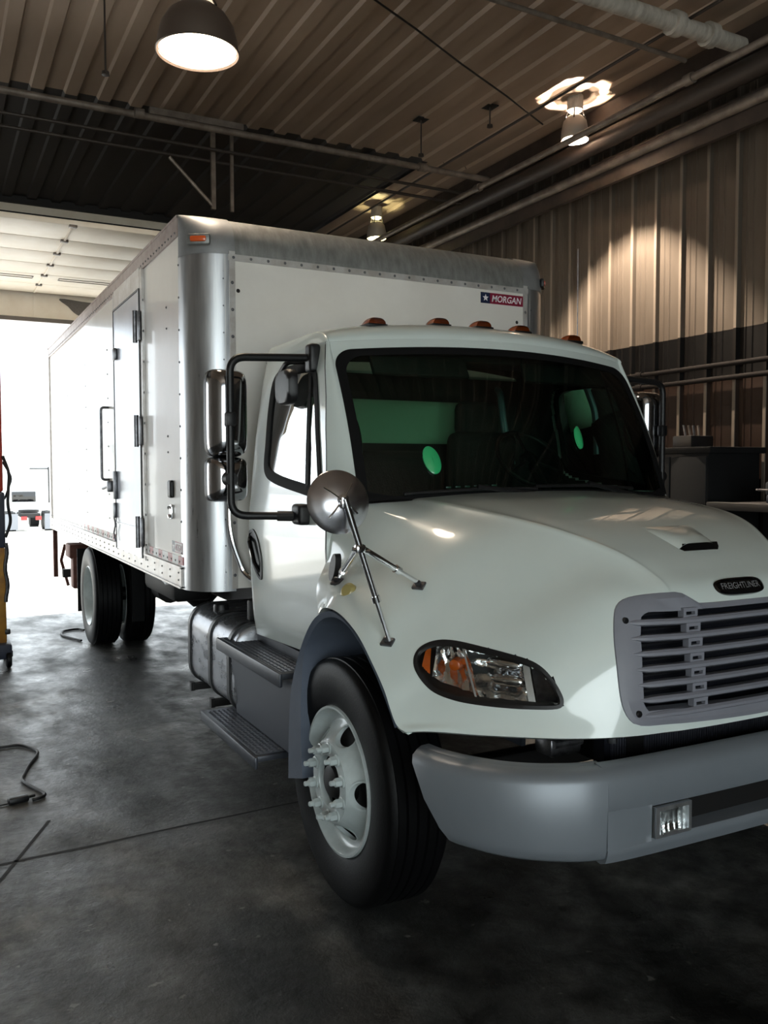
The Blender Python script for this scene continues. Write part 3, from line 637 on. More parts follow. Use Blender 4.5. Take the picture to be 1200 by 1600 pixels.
# radiator and hood interior behind the grille
rad = MB(); rad.bb(-.56, .56, -.985, -.93, .70, 1.36)
radm = mat('radiator_fins', '24252e', .5, .5); radiator = rad.build('radiator', radm, T)
fn = MB()
for k in range(90): x = -.53+k*1.06/89; fn.bb(x-.0015, x+.0015, -.995, -.985, .8, .93)
fn.build('fins', mat('fin_metal', '6a6c78', .4, .6), radiator)
for k in range(13): MB().bb(-.5, .5, -1.0, -.988, .995+.0275*k, 1.003+.0275*k).build('condenser_tube', mat('condenser', '55565c', .35, .8) if k == 0 else bpy.data.materials['condenser'], radiator)
for s_ in (-1, 1): MB().bb(s_*.5-.012, s_*.5+.012, -1.02, -.99, .93, 1.34).build('side_frame', alu, radiator)
MB().bb(-.42, .42, -.9, .4, .75, 1.30).build('engine_block', frame_blk, T)
for s_ in (-1, 1):
    MB().cyl((s_*.53, -.99, .93), (s_*.53, -.99, .86), .02, 10).build('mount_pin', steel, T)
    m = MB(); m.rbox((s_*.72, -.93, .87), (.14, .1, .07), .02); m.cyl((s_*.66, -.98, .885), (s_*.78, -.98, .885), .015, 10); m.build('tow_mount', steel, T)

# ---- headlights
def lerp2(a, b, t): return a[0]+(b[0]-a[0])*t, a[1]+(b[1]-a[1])*t
hc = (sum(p[0] for p in hl_poly)/len(hl_poly), sum(p[1] for p in hl_poly)/len(hl_poly))
HX = lambda q: hlp(q[0], q[1])
def headlight(mir):
    def B(mb, name, mt, par, **k):
        if mir: mb = mb.mirror()
        return mb.build(name, mt, par, **k)
    P0, P1, P2 = offpoly(hl_poly, .008), offpoly(hl_poly, -.004), offpoly(hl_poly, -.012)
    L = lambda P, off: [hlp(q[0], q[1])+(-HO)*(-off) if False else hlp(q[0], q[1], off) for q in P]
    inn = lambda P, d: [hlp(q[0], q[1])-HO*d for q in P]
    m = MB(); m.loops([L(P0, -.006), L(P0, .003), L(P1, .004), L(P2, -.002), inn(P2, .03), inn([lerp2(hc, (q[0], q[1]), .9) for q in P2], .11)], False); m.add(inn([lerp2(hc, (q[0], q[1]), .9) for q in P2], .11), [tuple(range(len(P2)))])
    root = B(m, 'headlight', blk, T, ang=40)
    # clear lens following the fender
    m = MB(); n = len(P1); rings = [[hlp(*lerp2(hc, (q[0], q[1]), r), .002+.006*(1-r*r)) for q in P1] for r in (1, .85, .7, .5, .3, .12)]
    m.loops(rings, False); m.add(rings[-1], [tuple(range(n))]); B(m, 'lens', lens_gl, root, ang=80)
    ip = [(q[0], q[1]) for q in P2]
    def sect(keepf, depth, shrink=.97):
        # patch made of grid points that lie inside the outline
        m = MB(); sa = min(q[0] for q in ip); sb = max(q[0] for q in ip); za = min(q[1] for q in ip); zb = max(q[1] for q in ip)
        return sa, sb, za, zb
    # section boundaries along s at top / bottom : outer turn lamp | main beam | inner corner
    sd1t, sd1b = Vector((-.954, -.668, 0)).dot(HD), Vector((-.968, -.794, 0)).dot(HD)
    sd2t, sd2b = Vector((-.836, -.885, 0)).dot(HD), Vector((-.836, -.945, 0)).dot(HD)
    sa = min(q[0] for q in ip); sb = max(q[0] for q in ip); zt, zb = 1.185, 1.015
    def div(t0, b0, z): f = (zt-z)/(zt-zb); return t0+(b0-t0)*f
    def region(lo, hi, depthf, nu=26, nv=26):
        m = MB()
        def fn(u, v):
            z = zb+(zt-zb)*v; a, b = lo(z), hi(z); s = a+(b-a)*u; h = hlp(s, z); return h-HO*depthf(u, v)
        def keep(u, v):
            z = zb+(zt-zb)*v; a, b = lo(z), hi(z); return inside((a+(b-a)*u, z), ip)
        m.grid(fn, nu, nv, keep); return m
    d1 = lambda z: div(sd1t, sd1b, z); d2 = lambda z: div(sd2t, sd2b, z)
    m = region(lambda z: sa+.05, d1, lambda u, v: .075-.05*((u-.55)**2*2.6+(v-.45)**2*1.6)+.006*math.sin(u*22)*math.sin(v*8+u*5)); B(m, 'turn_reflector', refl_m, root, ang=25)
    m = region(lambda z: sa+.012, lambda z: sa+.036+.02*(1.1-z)/.1, lambda u, v: .016+.02*u); B(m, 'amber_reflector', amber, root)
    m = region(lambda z: d1(z)+.006, lambda z: d2(z)-.02, lambda u, v: .085-.06*min(1, ((u-.5)**2*3.2+(v-.55)**2*3.4))+.004*math.sin(v*24+u*3)+.003*math.sin(u*19)); B(m, 'main_reflector', refl_m, root, ang=25)
    m = region(lambda z: d2(z)-.018, lambda z: d2(z)+.006, lambda u, v: .018); B(m, 'divider', alu_lt, root)
    m = region(lambda z: d1(z)-.004, lambda z: d1(z)+.004, lambda u, v: .012, 2, 30); B(m, 'divider', alu_lt, root)
    m = region(lambda z: d2(z)+.008, lambda z: sb-.004, lambda u, v: .03+.006*(int(u*40) % 2), 40, 24); B(m, 'corner_reflector', steel, root, ang=10)
    c = hlp((d1(1.12)+d2(1.12))/2, 1.11)-HO*.05
    m = MB(); m.lathe([(0, .03), (.014, .026), (.018, 0), (.022, -.03)], c, HO, 18); B(m, 'bulb', chrome_dk, root)
    c1 = hlp(d1(1.12)-.052, 1.115)-HO*.035
    m = MB(); m.lathe([(0, .026), (.02, .018), (.027, -.01), (.02, -.03)], c1, HO, 18); B(m, 'amber_bulb', amber, root)
    c2 = hlp(d1(1.12)-.02, 1.128)-HO*.03
    m = MB(); m.lathe([(0, .012), (.012, .006), (.012, -.02)], c2, HO, 14); B(m, 'amber_bulb', amber, root)
    # projector rim: horizontal half cylinders
    for zz, rr in ((1.135, .022), (1.085, .02)):
        a = hlp(d1(zz)+.075, zz)-HO*.035; b = hlp(d2(zz)-.03, zz)-HO*.03
        m = MB(); m.tube([a, a.lerp(b, .15), a.lerp(b, .85), b], rr, 14, rr=[rr*.5, rr, rr, rr*.6]); B(m, 'reflector_fold', chrome, root)
headlight(False); headlight(True)

# ---- bumper
def bplan(n=60, x0=0, x1=1.2):
    P = crs([(0, -1.262, 0), (.4, -1.258, 0), (.75, -1.243, 0), (.92, -1.185, 0), (1.05, -1.085, 0), (1.135, -.96, 0), (1.185, -.83, 0), (1.2, -.715, 0)], 12); return P
BP = bplan()
def bsec(q, nrm, zb, zt):   # section outwards
    pr = [(-.07, zt+.005), (-.035, zt+.004), (-.012, zt-.008), (0, zt-.03), (.004, (zt+zb)/2), (-.002, zb+.05), (-.014, zb+.014), (-.035, zb), (-.07, zb)]
    return [Vector((q.x+nrm.x*a, q.y+nrm.y*a, b)) for a, b in pr]
def bnorm(i):
    t = (BP[min(i+1, len(BP)-1)]-BP[max(0, i-1)]).normalized(); return Vector((t.y, -t.x, 0))
iseam = min(range(len(BP)), key=lambda i: abs(BP[i].x-.765))
bump = thing_b = None
zb_, zt_ = .575, .868
def endcap(sgn):
    LL = []; N = len(BP)-1
    for i in range(iseam, N+1):
        f = (i-iseam)/(N-iseam); q = BP[i].copy(); n = bnorm(i)
        # slanted end: lower part finishes earlier
        sec = bsec(q, n, zb_+.012*f, zt_-.018*f)
        LL.append(sec)
    # slant: compress lower points toward the front
    out = []
    for k, sec in enumerate(LL):
        f = k/(len(LL)-1); S2 = []
        for v in sec:
            low = (zt_-v.z)/(zt_-zb_); j = iseam+(N-iseam)*f*(1-.36*low); a = int(min(N-1, j)); g = j-a
            q = BP[a].lerp(BP[a+1], g); n = bnorm(a).lerp(bnorm(a+1), g); base = BP[iseam+k]; off = (Vector((v.x, v.y, 0))-Vector((base.x, base.y, 0))).dot(bnorm(iseam+k))
            S2.append(Vector((q.x+n.x*off, q.y+n.y*off, v.z)))
        out.append(S2)
    m = MB(); m.loops([[Vector((v.x*sgn, v.y, v.z)) for v in s] for s in out], True, False)
    ins = [[Vector((v.x*.97*sgn, v.y+.03, v.z)) for v in s] for s in out]; m.loops(ins, False, False)
    m.ring
    e0, e1 = out[-1], [Vector((v.x*.97, v.y+.03, v.z)) for v in out[-1]]
    m.loops([[Vector((v.x*sgn, v.y, v.z)) for v in e0], [Vector((v.x*sgn, v.y, v.z)) for v in e1]], False, False)
    return m
bumper = MB()
# centre section built of upper beam and lower lip with the opening between
def cen(zb, zt, profile):
    m = MB(); LL = []
    for sgn in (-1, 1):
        pass
    idx = list(range(iseam, -1, -1)); pts = [Vector((-BP[i].x, BP[i].y, 0)) for i in idx]+[Vector((BP[i].x, BP[i].y, 0)) for i in reversed(idx[:-1])]
    for k, q in enumerate(pts):
        t = (pts[min(k+1, len(pts)-1)]-pts[max(0, k-1)]).normalized(); n = Vector((t.y, -t.x, 0)); LL.append([Vector((q.x+n.x*a, q.y+n.y*a, b)) for a, b in profile])
    m.loops(LL, True, True); return m
OX, OZ0, OZ1 = .60, .632, .735
u = cen(0, 0, [(-.08, zt_+.008), (-.04, zt_+.006), (-.014, zt_-.006), (0, zt_-.03), (.004, .80), (.003, OZ1+.01), (-.003, OZ1), (-.03, OZ1-.002), (-.08, OZ1)])
bumper_o = u.build('bumper', bump_gry, T, ang=40)
l_ = cen(0, 0, [(-.08, OZ0), (-.03, OZ0), (-.003, OZ0-.002), (.003, OZ0-.012), (0, .60), (-.012, zb_-.002), (-.04, zb_-.015), (-.08, zb_-.015)])
l_.build('lower_lip', bump_gry, bumper_o, ang=40)
for sgn in (-1, 1):
    m = MB(); x0, x1 = OX-.0, .775
    def ff(uu, vv): 
        x = x0+(x1-x0)*uu; y = -1.262+(x/.75)**2*.017 if x < .75 else -1.243+(x-.75)*.1; return (sgn*x, y-.004, OZ0-.012+(OZ1-OZ0+.024)*vv)
    m.grid(ff, 6, 4); m.add([ff(0, 0), ff(0, 1), (sgn*x0, -1.19, OZ1+.012), (sgn*x0, -1.19, OZ0-.012)], [(0, 1, 2, 3)]); m.build('centre_face', bump_gry, bumper_o)
    endcap(sgn).build('end_cap', bump_gry, bumper_o, ang=40)
    # fog lamp
    fx = sgn*.515; fz = .682
    fm = MB(); fm.rbox((fx, -1.215, fz), (.165, .06, .11), .014, 3); fog = fm.build('fog_lamp', blk, T)
    m = MB(); a = [(-.078, -.05), (.078, -.05), (.078, .05), (-.078, .05)]; b = [(-.064, -.038), (.064, -.038), (.064, .038), (-.064, .038)]
    m.loops([[(fx+p, -1.25, fz+q) for p, q in a], [(fx+p, -1.268, fz+q) for p, q in a], [(fx+p, -1.27, fz+q) for p, q in b], [(fx+p, -1.256, fz+q) for p, q in b]], False); m.build('bezel', alu, fog, ang=20)
    m = MB(); m.grid(lambda p, q: (fx-.064+.128*p, -1.259+.007*math.sin(PI*p)*math.sin(PI*q)+.0025*math.sin(p*44), fz-.038+.076*q), 20, 10); m.build('reflector', refl_m, fog)
    m = MB(); m.grid(lambda p, q: (fx-.066+.132*p, -1.267-.003*math.sin(PI*p)*math.sin(PI*q), fz-.04+.08*q), 8, 6); m.build('lens', lens_gl, fog)
MB().bb(-.75, .75, -1.19, -1.05, .60, .80).build('bumper_beam', frame_blk, T)
MB().bb(-.95, .95, -1.05, -.97, .60, .72).build('crossmember', frame_blk, T)

# ---- wheel arch liners (inner fenders)
for sgn in (-1, 1):
    arc = [(.27, .44), (.285, .62), (.28, .82), (.235, 1.02), (.10, 1.16), (-.06, 1.215), (-.2, 1.205), (-.34, 1.14), (-.47, 1.05), (-.56, .96), (-.60, .90)]
    outer = [(.41, .40), (.40, .62), (.365, .83), (.26, 1.02), (.12, 1.17), (-.04, 1.238), (-.19, 1.228), (-.335, 1.165), (-.465, 1.075), (-.555, .99), (-.61, .93)]
    A = crs([(sgn*1.198, y, z) for y, z in outer], 5); B = crs([(sgn*1.185, y, z) for y, z in arc], 5); Cc = crs([(sgn*1.12, y-.0, z) for y, z in arc], 5); D = crs([(sgn*.62, y, z) for y, z in arc], 5)
    A2 = [q+Vector((-sgn*.03, .01, 0)) for q in A]
    m = MB(); m.loops([A2, A, B, Cc, D], False, False); lin = m.build('fender_liner', slate, T, ang=30)
    m = MB(); m.bb(sgn*.62-.01, sgn*.62+.01, -.6, .3, .75, 1.2); m.build('inner_wall', slate, lin)
    m = MB(); m.tube(fillet([(sgn*.95, -.05, 1.20), (sgn*.93, -.12, 1.1), (sgn*.95, -.15, 1.0), (sgn*.9, -.3, .95)], .05), .018, 8); m.build('brake_hose', blk, T)

# ---- wheels
def tire(mb, o, ax, r=.51, wd=.28):
    pr = [(.30, -.11), (.33, -.125), (.40, -.14), (.45, -.138), (.488, -.128), (.503, -.112), (.508, -.095)]
    th = []
    for a in (-.088, -.045, 0, .045, .088):
        th += [(.511, a-.017), (.511, a+.015), (.498, a+.019), (.498, a+.024)]
    pr += th+[(.508, .1), (.503, .112), (.494, .122), (.488, .128), (.47, .134), (.45, .138), (.43, .141), (.40, .14), (.36, .136), (.33, .125), (.312, .12), (.30, .11)]
    mb.lathe(pr, o, ax, 72); return mb
def front_wheel(sgn):
    ax = (sgn, 0, 0); o = Vector((sgn*1.015, 0, .511)); ox = lambda d: o+Vector((sgn*(.125+d), 0, 0))
    w_ = tire(MB(), o, ax).build('front_wheel', rubber, T, ang=30)
    rm = MB(); rm.lathe([(.30, -.23), (.30, -.02), (.312, -.006), (.309, .006), (.300, .006), (.293, -.004), (.285, -.03), (.272, -.045), (.255, -.045)], ox(0), ax, 72)
    # disc with five hand holes: grid in polar coords, drop faces in holes
    prof = [(.262, -.045), (.25, -.046), (.235, -.038), (.215, -.022), (.195, .0), (.18, .02), (.17, .032), (.162, .036), (.116, .036), (.108, .032), (.106, .01)]
    prof = [(p.x, p.y) for p in crs([(a, b, 0) for a, b in prof], 4)]
    n = 180; V = []; F = []
    for r, h in prof:
        for k in range(n): th = 2*PI*k/n; V.append(Vector((sgn*(1.14+h), r*math.cos(th), .511+r*math.sin(th))))
    holes = [(PI+math.radians(a)) for a in (0, 72, 144, 216, 288)]
    hr, hd = .213, .030
    for i in range(len(prof)-1):
        for k in range(n):
            r = (prof[i][0]+prof[i+1][0])/2; th = 2*PI*(k+.5)/n; bad = False
            for a in holes:
                y, z = r*math.cos(th)-hr*math.cos(a), r*math.sin(th)-hr*math.sin(a); rad_ = y*math.cos(a)+z*math.sin(a); tan_ = -y*math.sin(a)+z*math.cos(a)
                if (rad_/.037)**2+(tan_/.056)**2 < 1: bad = True
            if not bad: F.append((i*n+k, i*n+(k+1) % n, (i+1)*n+(k+1) % n, (i+1)*n+k))
    rm.add(V, F); rim = rm.build('rim', rim_m, w_, ang=50)
    for a in holes:
        c = Vector((sgn*(1.14-.034), hr*math.cos(a), .511+hr*math.sin(a))); R_ = Vector((0, math.cos(a), math.sin(a))); Tn = Vector((0, -math.sin(a), math.cos(a)))
        slope = Vector((sgn*-1.1, 0, 0))
        outer_, inner_, back_ = [], [], []
        for k in range(28):
            t = 2*PI*k/28
            def q(e, dx=0):
                rr_ = hr+.037*e*math.cos(t); h = 0
                for (r0, h0), (r1, h1) in zip(prof, prof[1:]):
                    if r1 <= rr_ <= r0: h = h0+(h1-h0)*(r0-rr_)/max(1e-9, r0-r1)
                return Vector((sgn*(1.14+h+dx), hr*math.cos(a), .511+hr*math.sin(a)))+R_*.037*e*math.cos(t)+Tn*.056*e*math.sin(t)
            outer_.append(q(1.12, .0012)); inner_.append(q(.98, .0012)); back_.append(q(.95, -.02))
        hm = MB(); hm.loops([outer_, inner_, back_], False); hm.build('hand_hole_edge', rim_m, rim)
    MB().lathe([(.0, -.10), (.25, -.10), (.29, -.06)], ox(0), ax, 48).build('brake_drum', frame_blk, w_)
    MB().lathe([(.1, -.06), (.1, -.02), (.085, .0), (.07, .01), (.065, .03), (.05, .038), (0, .04)], ox(0), ax, 36).build('hub', frame_blk, w_)
    for k in range(10):
        a = 2*PI*(k+.5)/10; c = ox(.036)+Vector((0, .142*math.cos(a), .142*math.sin(a)))
        m = MB(); m.lathe([(.026, 0), (.026, .006), (.02, .008)], c, ax, 20); m.lathe([(.0195, .006), (.0195, .03), (.016, .035), (.011, .036)], c, ax, 6); m.lathe([(.011, .034), (.011, .052), (.008, .056), (0, .056)], c, ax, 10); m.build('lug_nut', rim_m, w_, ang=30)
front_wheel(-1); front_wheel(1)
YRW = 6.16
for sgn in (-1, 1):
    for inner_ in (0, 1):
        xc = 1.06-.33*inner_; ax = (sgn, 0, 0); o = (sgn*xc, YRW, .511); w_ = tire(MB(), o, ax).build('rear_wheel', rubber, T, ang=30)
        MB().lathe([(.30, -.12), (.302, .11), (.312, .122), (.305, .13), (.293, .12), (.28, .08), (.25, .0), (.2, -.05), (.16, -.06), (.11, -.06), (.1, -.02), (.1, .06), (0, .07)], o, ax, 48).build('rim', rim_m, w_)
    m = MB(); m.bb(sgn*1.06-.3 if sgn > 0 else -1.2, 1.2 if sgn > 0 else -.76, YRW+.66, YRW+.67, .25, .95); m.build('mud_flap', rubber, T)
    m = MB(); m.bb(min(sgn*.86, sgn*.74), max(sgn*.86, sgn*.74), YRW-.60, YRW-.58, .30, 1.0); m.build('mud_flap', rubber, T)
m = MB(); m.cyl((-.9, YRW, .511), (.9, YRW, .511), .07, 16); m.lathe([(0, -.2), (.1, -.19), (.2, -.08), (.2, .08), (.1, .19), (0, .2)], (0, YRW, .511), (1, 0, 0), 20); m.build('rear_axle', frame_blk, T)
MB().cyl((0, .5, .72), (0, YRW-.15, .56), .05, 14).build('drive_shaft', frame_blk, T)
MB().rbox((0, 0, .45), (1.7, .1, .11), .02).build('front_axle', frame_blk, T)
for s_ in (-1, 1):
    m = MB(); m.bb(s_*.43-.04, s_*.43+.04, -1.0, 8.25, .74, .98); m.build('frame_rail', frame_blk, T)
    m = MB(); m.tube([(s_*.47, YRW-.75, .70), (s_*.47, YRW-.35, .6), (s_*.47, YRW, .57), (s_*.47, YRW+.35, .6), (s_*.47, YRW+.75, .70)], .045, 8); m.build('leaf_spring', frame_blk, T)
for y in (1.9, 3.3, 4.7, 6.0, 7.6): MB().bb(-.43, .43, y-.04, y+.04, .76, .94).build('crossmember', frame_blk, T)
m = MB(); m.rbox((-.70, 4.4, .84), (.34, 1.1, .24), .05); m.cyl((-.6, 5.05, .66), (-.6, 5.35, .66), .12, 16); m.build('air_tank', frame_blk, T)
# ---- fuel tank
def rrect(x0, x1, z0, z1, r, n=6):
    o = []
    for cx, cz, a in ((x1-r, z1-r, 0), (x0+r, z1-r, 90), (x0+r, z0+r, 180), (x1-r, z0+r, 270)):
        for k in range(n+1): t = math.radians(a+90*k/n); o.append((cx+r*math.cos(t), cz+r*math.sin(t)))
    return o
tp_ = rrect(-1.13, -.56, .42, .93, .13); tk_in = rrect(-1.11, -.58, .44, .91, .11)
m = MB(); m.loops([[(x, 2.42, z) for x, z in tk_in], [(x, 2.405, z) for x, z in tp_], [(x, 1.42, z) for x, z in tp_], [(x, 1.405, z) for x, z in tk_in]]); tank = m.build('fuel_tank', tank_m, T, ang=40)
for y in (2.34, 1.88, 1.5):
    P = rrect(-1.142, -.55, .408, .942, .14); m = MB(); m.loops([[(x, y-.022, z) for x, z in P], [(x, y+.022, z) for x, z in P]], True); m.build('tank_strap', blk, tank)
    m = MB(); m.bb(-1.12, -.5, y-.025, y+.025, .37, .41); m.bb(-1.135, -1.11, y-.02, y+.02, .365, .42); m.build('strap_bracket', frame_blk, tank)
MB().lathe([(.05, 0), (.05, .03), (.045, .045), (0, .05)], (-1.0, 2.08, .92), (0, 0, 1), 20).build('filler_cap', blk, tank)
# ---- steps
st = MB(); st.rbox((-1.075, 1.08, .832), (.2, 1.02, .03), .006); steps = st.build('step', step_gry, T)
MB().rbox((-1.172, 1.08, .815), (.02, 1.03, .07), .008).build('step_edge', step_gry, steps)
m = MB(); m.bb(-1.155, -1.0, .60, 1.56, .846, .849)
for a in range(6):
    for b in range(38): m.box((-1.143+.026*a, .615+.025*b, .851), (.016, .005, .004), Matrix.Rotation(.8 if (a+b) % 2 else -.8, 3, 'Z'))
m.build('tread', tread_m, steps)
MB().bb(-.995, -.96, .5, 1.9, .84, .90).build('sill', step_gry, steps)
m = MB(); m.add([(-1.145, .5, .82), (-1.145, 1.44, .82), (-1.11, 1.44, .44), (-1.11, .5, .44), (-.7, .5, .82), (-.7, 1.44, .82), (-.7, 1.44, .44), (-.7, .5, .44)], [(0, 1, 2, 3), (0, 4, 5, 1), (1, 5, 6, 2), (0, 3, 7, 4), (3, 2, 6, 7)]); m.build('riser_panel', mat('slate_step_panel', '4c5059', .4, .2), steps)
MB().rbox((-1.155, 1.14, .415), (.22, .93, .03), .006).build('lower_step', step_gry, steps)
m = MB(); m.bb(-1.25, -1.06, .70, 1.58, .430, .433)
for a in range(7):
    for b in range(34): m.box((-1.236+.026*a, .715+.025*b, .435), (.016, .005, .004), Matrix.Rotation(.8 if (a+b) % 2 else -.8, 3, 'Z'))
m.build('tread', tread_m, steps)
MB().rbox((-1.262, 1.14, .40), (.02, .95, .06), .008).build('step_edge', step_gry, steps)
for y in (.95, 1.35): MB().lathe([(0, .004), (.008, .003), (.01, 0)], (-1.09, y, .7), (-1, 0, 0), 10).build('bolt', blk, steps)
# ================================================================== CAB
def lin(x, X, Y):
    if x <= X[0]: return Y[0]
    for a, b, c, d in zip(X, X[1:], Y, Y[1:]):
        if x <= b: return c+(d-c)*(x-a)/(b-a)
    return Y[-1]
def sx(z, y=1.0):
    b = lin(z, [.85, 1.0, 1.2, 1.45, 1.6, 1.68, 1.75, 2.0, 2.3, 2.42], [1.0, 1.022, 1.035, 1.045, 1.04, 1.03, 1.025, 1.0, .955, .93])
    if y > 1.36: b -= .05*((y-1.36)/.14)**2
    return b
def sy(z): return lin(z, [.9, 1.335, 1.63, 1.92, 2.16, 2.44], [.33, .314, .322, .386, .459, .576])
YC = 1.5
def WS(u, v):
    hw = .935-.025*v; x = u*hw; y = (.05+.155*u*u*abs(u)**.5)*(1-v)+(.42+.13*u*u)*v-.03*math.sin(PI*max(0, min(1, v))); z = (1.695-.035*u*u)*(1-v)+(2.43-.042*u*u)*v
    return Vector((x, y, z))
def FR(u, v):
    a = abs(u)
    if a <= 1: return WS(u, v)
    p = WS(1, v); f = min(1, (a-1)/.15); z = p.z; q = Vector((sx(z), sy(z), z)); r = p.lerp(q, f); r.y -= .012*math.sin(PI*f); return Vector((math.copysign(r.x, u), r.y, r.z))
def inws(u, v, e=0):   # rounded rectangle in u,v
    U, V0, V1 = .985+e, -.2, .985+e; x = abs(u)*.9; z = v*.8; cx, cz, r = U*.9, V1*.8, .09
    if x > cx or z > cz: return False
    if x > cx-r and z > cz-r: return (x-cx+r)**2+(z-cz+r)**2 < r*r
    return True
cabm = MB(); cabm.grid(lambda a, b: FR(-1.15+2.3*a, -.05+1.11*b), 184, 100, lambda a, b: not inws(-1.15+2.3*a, -.05+1.11*b))
def RF(a, b):
    u = -1.15+2.3*a; p = FR(u, 1.06); t = b**1.5; y = p.y*(1-t)+YC*t; uu = abs(u)/1.15; g = max(0, 1-uu**5)**.5
    ts = min(1, t/.3); H = .105*max(0, 1-(1-ts)**2.4)**.5; bk = max(0, 1-max(0, (t-.9)/.1)**3)**.5
    kx = (sx(2.42, y)+.004)/FR(1.15, 1.06).x; return Vector((p.x*kx, y, p.z+(2.42-p.z)*t*(uu**4)+H*g*(.25+.75*bk)-.0*t))
cabm.grid(RF, 92, 50)
cabm.shell((0, .95, 1.6), .03)
cabo = cabm.build('cab', [paint, cab_in], T, ang=45, recalc=False)
# ---- doors / sides
WIN = [(.991, 2.352), (1.13, 2.345), (1.21, 2.29), (1.222, 2.146), (1.2, 1.98), (1.196, 1.85), (1.15, 1.79), (1.034, 1.757), (.864, 1.733), (.566, 1.701), (.45, 1.684), (.405, 1.72), (.44, 1.84), (.49, 1.985), (.565, 2.17), (.635, 2.3), (.765, 2.345)]
win = [(q.x, q.y) for q in closed([(a, b, 0) for a, b in WIN], 4)]
def side(sgn):
    m = MB(); z0, z1 = .885, 2.445
    def fn(u, v):
        z = z0+(z1-z0)*v; y0 = sy(z)+.004; y = y0+(YC-y0)*u
        zz = z+.05*(1-u)*(1-v)**4
        return Vector((sgn*sx(z, y), y, zz))
    def keep(u, v):
        z = z0+(z1-z0)*v; y = sy(z)+(YC-sy(z))*u; return not inside((y, z), win)
    m.grid(fn, 110, 110, keep); m.shell((0, .95, 1.7), .03)
    d = m.build('door', [paint, cab_in], T, ang=40, recalc=False)
    sp = lambda P, off: [Vector((sgn*(sx(z, y)+off), y, z)) for y, z in P]
    P0, P1, P2 = offpoly(win, .008), offpoly(win, -.018), offpoly(win, -.042)
    m = MB(); m.loops([sp(P0, .001), sp(P0, .006), sp(P1, .007), sp(P2, .001), sp(P2, -.02)], False); m.build('window_seal', seal_m, d, ang=40)
    m = MB(); n = len(P2); c = (.85, 2.0); rings = [[Vector((sgn*(sx(z, y)-.006), y, z)) for y, z in [(c[0]+(a[0]-c[0])*r, c[1]+(a[1]-c[1])*r) for a in P2]] for r in (1, .8, .6, .4, .2)]
    m.loops(rings, False); m.add(rings[-1], [tuple(range(n))]); m.build('window_pane', side_gl, d, ang=80)
    P = [(.713, 2.325), (.66, 2.12), (.617, 1.922), (.583, 1.713)]; m = MB(); m.tube([Vector((sgn*(sx(z)-.002), y, z)) for y, z in P], .011, 8); m.build('window_divider', blk, d)
    # dark line of the door seam
    m = MB(); A = [Vector((sgn*(sx(z)+.0015), sy(z)+.001, z)) for z in [1.30+.0373*k for k in range(31)]]; m.loops([A, [q+Vector((0, .007, 0)) for q in A]], False, False); m.build('door_seam', blk, d)
    # sill highlight fold below the window, handle
    H = [(1.385, 1.466), (1.34, 1.488), (1.298, 1.484), (1.235, 1.44), (1.195, 1.36), (1.187, 1.30), (1.2, 1.225), (1.24, 1.222), (1.29, 1.25), (1.346, 1.31), (1.38, 1.39)]
    hpl = [(q.x, q.y) for q in closed([(a, b, 0) for a, b in H], 4)]
    m = MB(); Q = offpoly(hpl, -.018); m.loops([sp(hpl, -.002), sp(hpl, .006), sp(Q, .008), sp(Q, .002)], False); m.add(sp(Q, .002), [tuple(range(len(Q)))]); hb = m.build('door_handle', blk, d)
    m = MB(); m.tube([Vector((sgn*(sx(z)+o_), y, z)) for y, z, o_ in ((1.36, 1.44, .004), (1.32, 1.42, .022), (1.25, 1.31, .024), (1.23, 1.26, .004))], .013, 8); m.build('handle_grip', blk_gl, d)
    # sun of parts inside: blanking panel, grab handle
    return d
side(-1); side(1)
# window ledge fold
for sgn in (-1, 1):
    m = MB(); m.grid(lambda u, v: (sgn*(.80+(sx(1.26+.44*v)-.80)*u), sy(1.26+.44*v)-.004-.01*(1-u), 1.26+.44*v), 6, 12); m.build('cowl_side', paint, T, recalc=False)
# ---- cab back with window
m = MB()
def bk(u, v): z = .9+1.52*v; return Vector(((-1+2*u)*(sx(z, YC)-.005), YC, z))
m.grid(bk, 60, 60, lambda u, v: not (abs(-1+2*u)*.95 < .70 and 1.96 < .9+1.52*v < 2.26)); m.shell((0, .5, 1.6), .03)
bkp = m.build('back_panel', [paint, cab_in], T, recalc=False)
m = MB(); m.loops([[(-.75, YC-.04, 1.93), (.75, YC-.04, 1.93), (.75, YC-.04, 2.29), (-.75, YC-.04, 2.29)], [(-.68, YC-.045, 1.98), (.68, YC-.045, 1.98), (.68, YC-.045, 2.245), (-.68, YC-.045, 2.245)]], False); m.build('rear_window_seal', blk, bkp)
m = MB(); m.add([(-.72, YC-.02, 1.95), (.72, YC-.02, 1.95), (.72, YC-.02, 2.27), (-.72, YC-.02, 2.27)], [(0, 1, 2, 3)]); m.build('rear_window', glass('rear_glass', 'cfe6da'), bkp)
# ---- windshield
def wsout(e, n=14):   # outline loop in u,v
    U = .985+e; V1 = .985+e; V0 = .0-e; r = .09; o = []
    def corner(cx, cz, a0):
        for k in range(n+1):
            t = math.radians(a0+90*k/n); o.append(((cx+r*math.cos(t))/.9, (cz+r*math.sin(t))/.8))
    a = [( (U*.9)*(-1+2*k/30)*.88/.9, V0) for k in range(31)]
    o += a; 
    o += [(U, V0+(V1-.12-V0)*k/20) for k in range(1, 20)]
    corner(U*.9-r, V1*.8-r, 0)
    o += [((U*.9-r)/.9*(1-2*k/30), V1) for k in range(1, 30)]
    corner(-(U*.9-r), V1*.8-r, 90)
    o += [(-U, V1-.12-(V1-.12-V0)*k/20) for k in range(1, 20)]
    return o
def wsn(u, v):
    a = WS(u+.01, v)-WS(u-.01, v); b = WS(u, v+.01)-WS(u, v-.01); return a.cross(b).normalized()
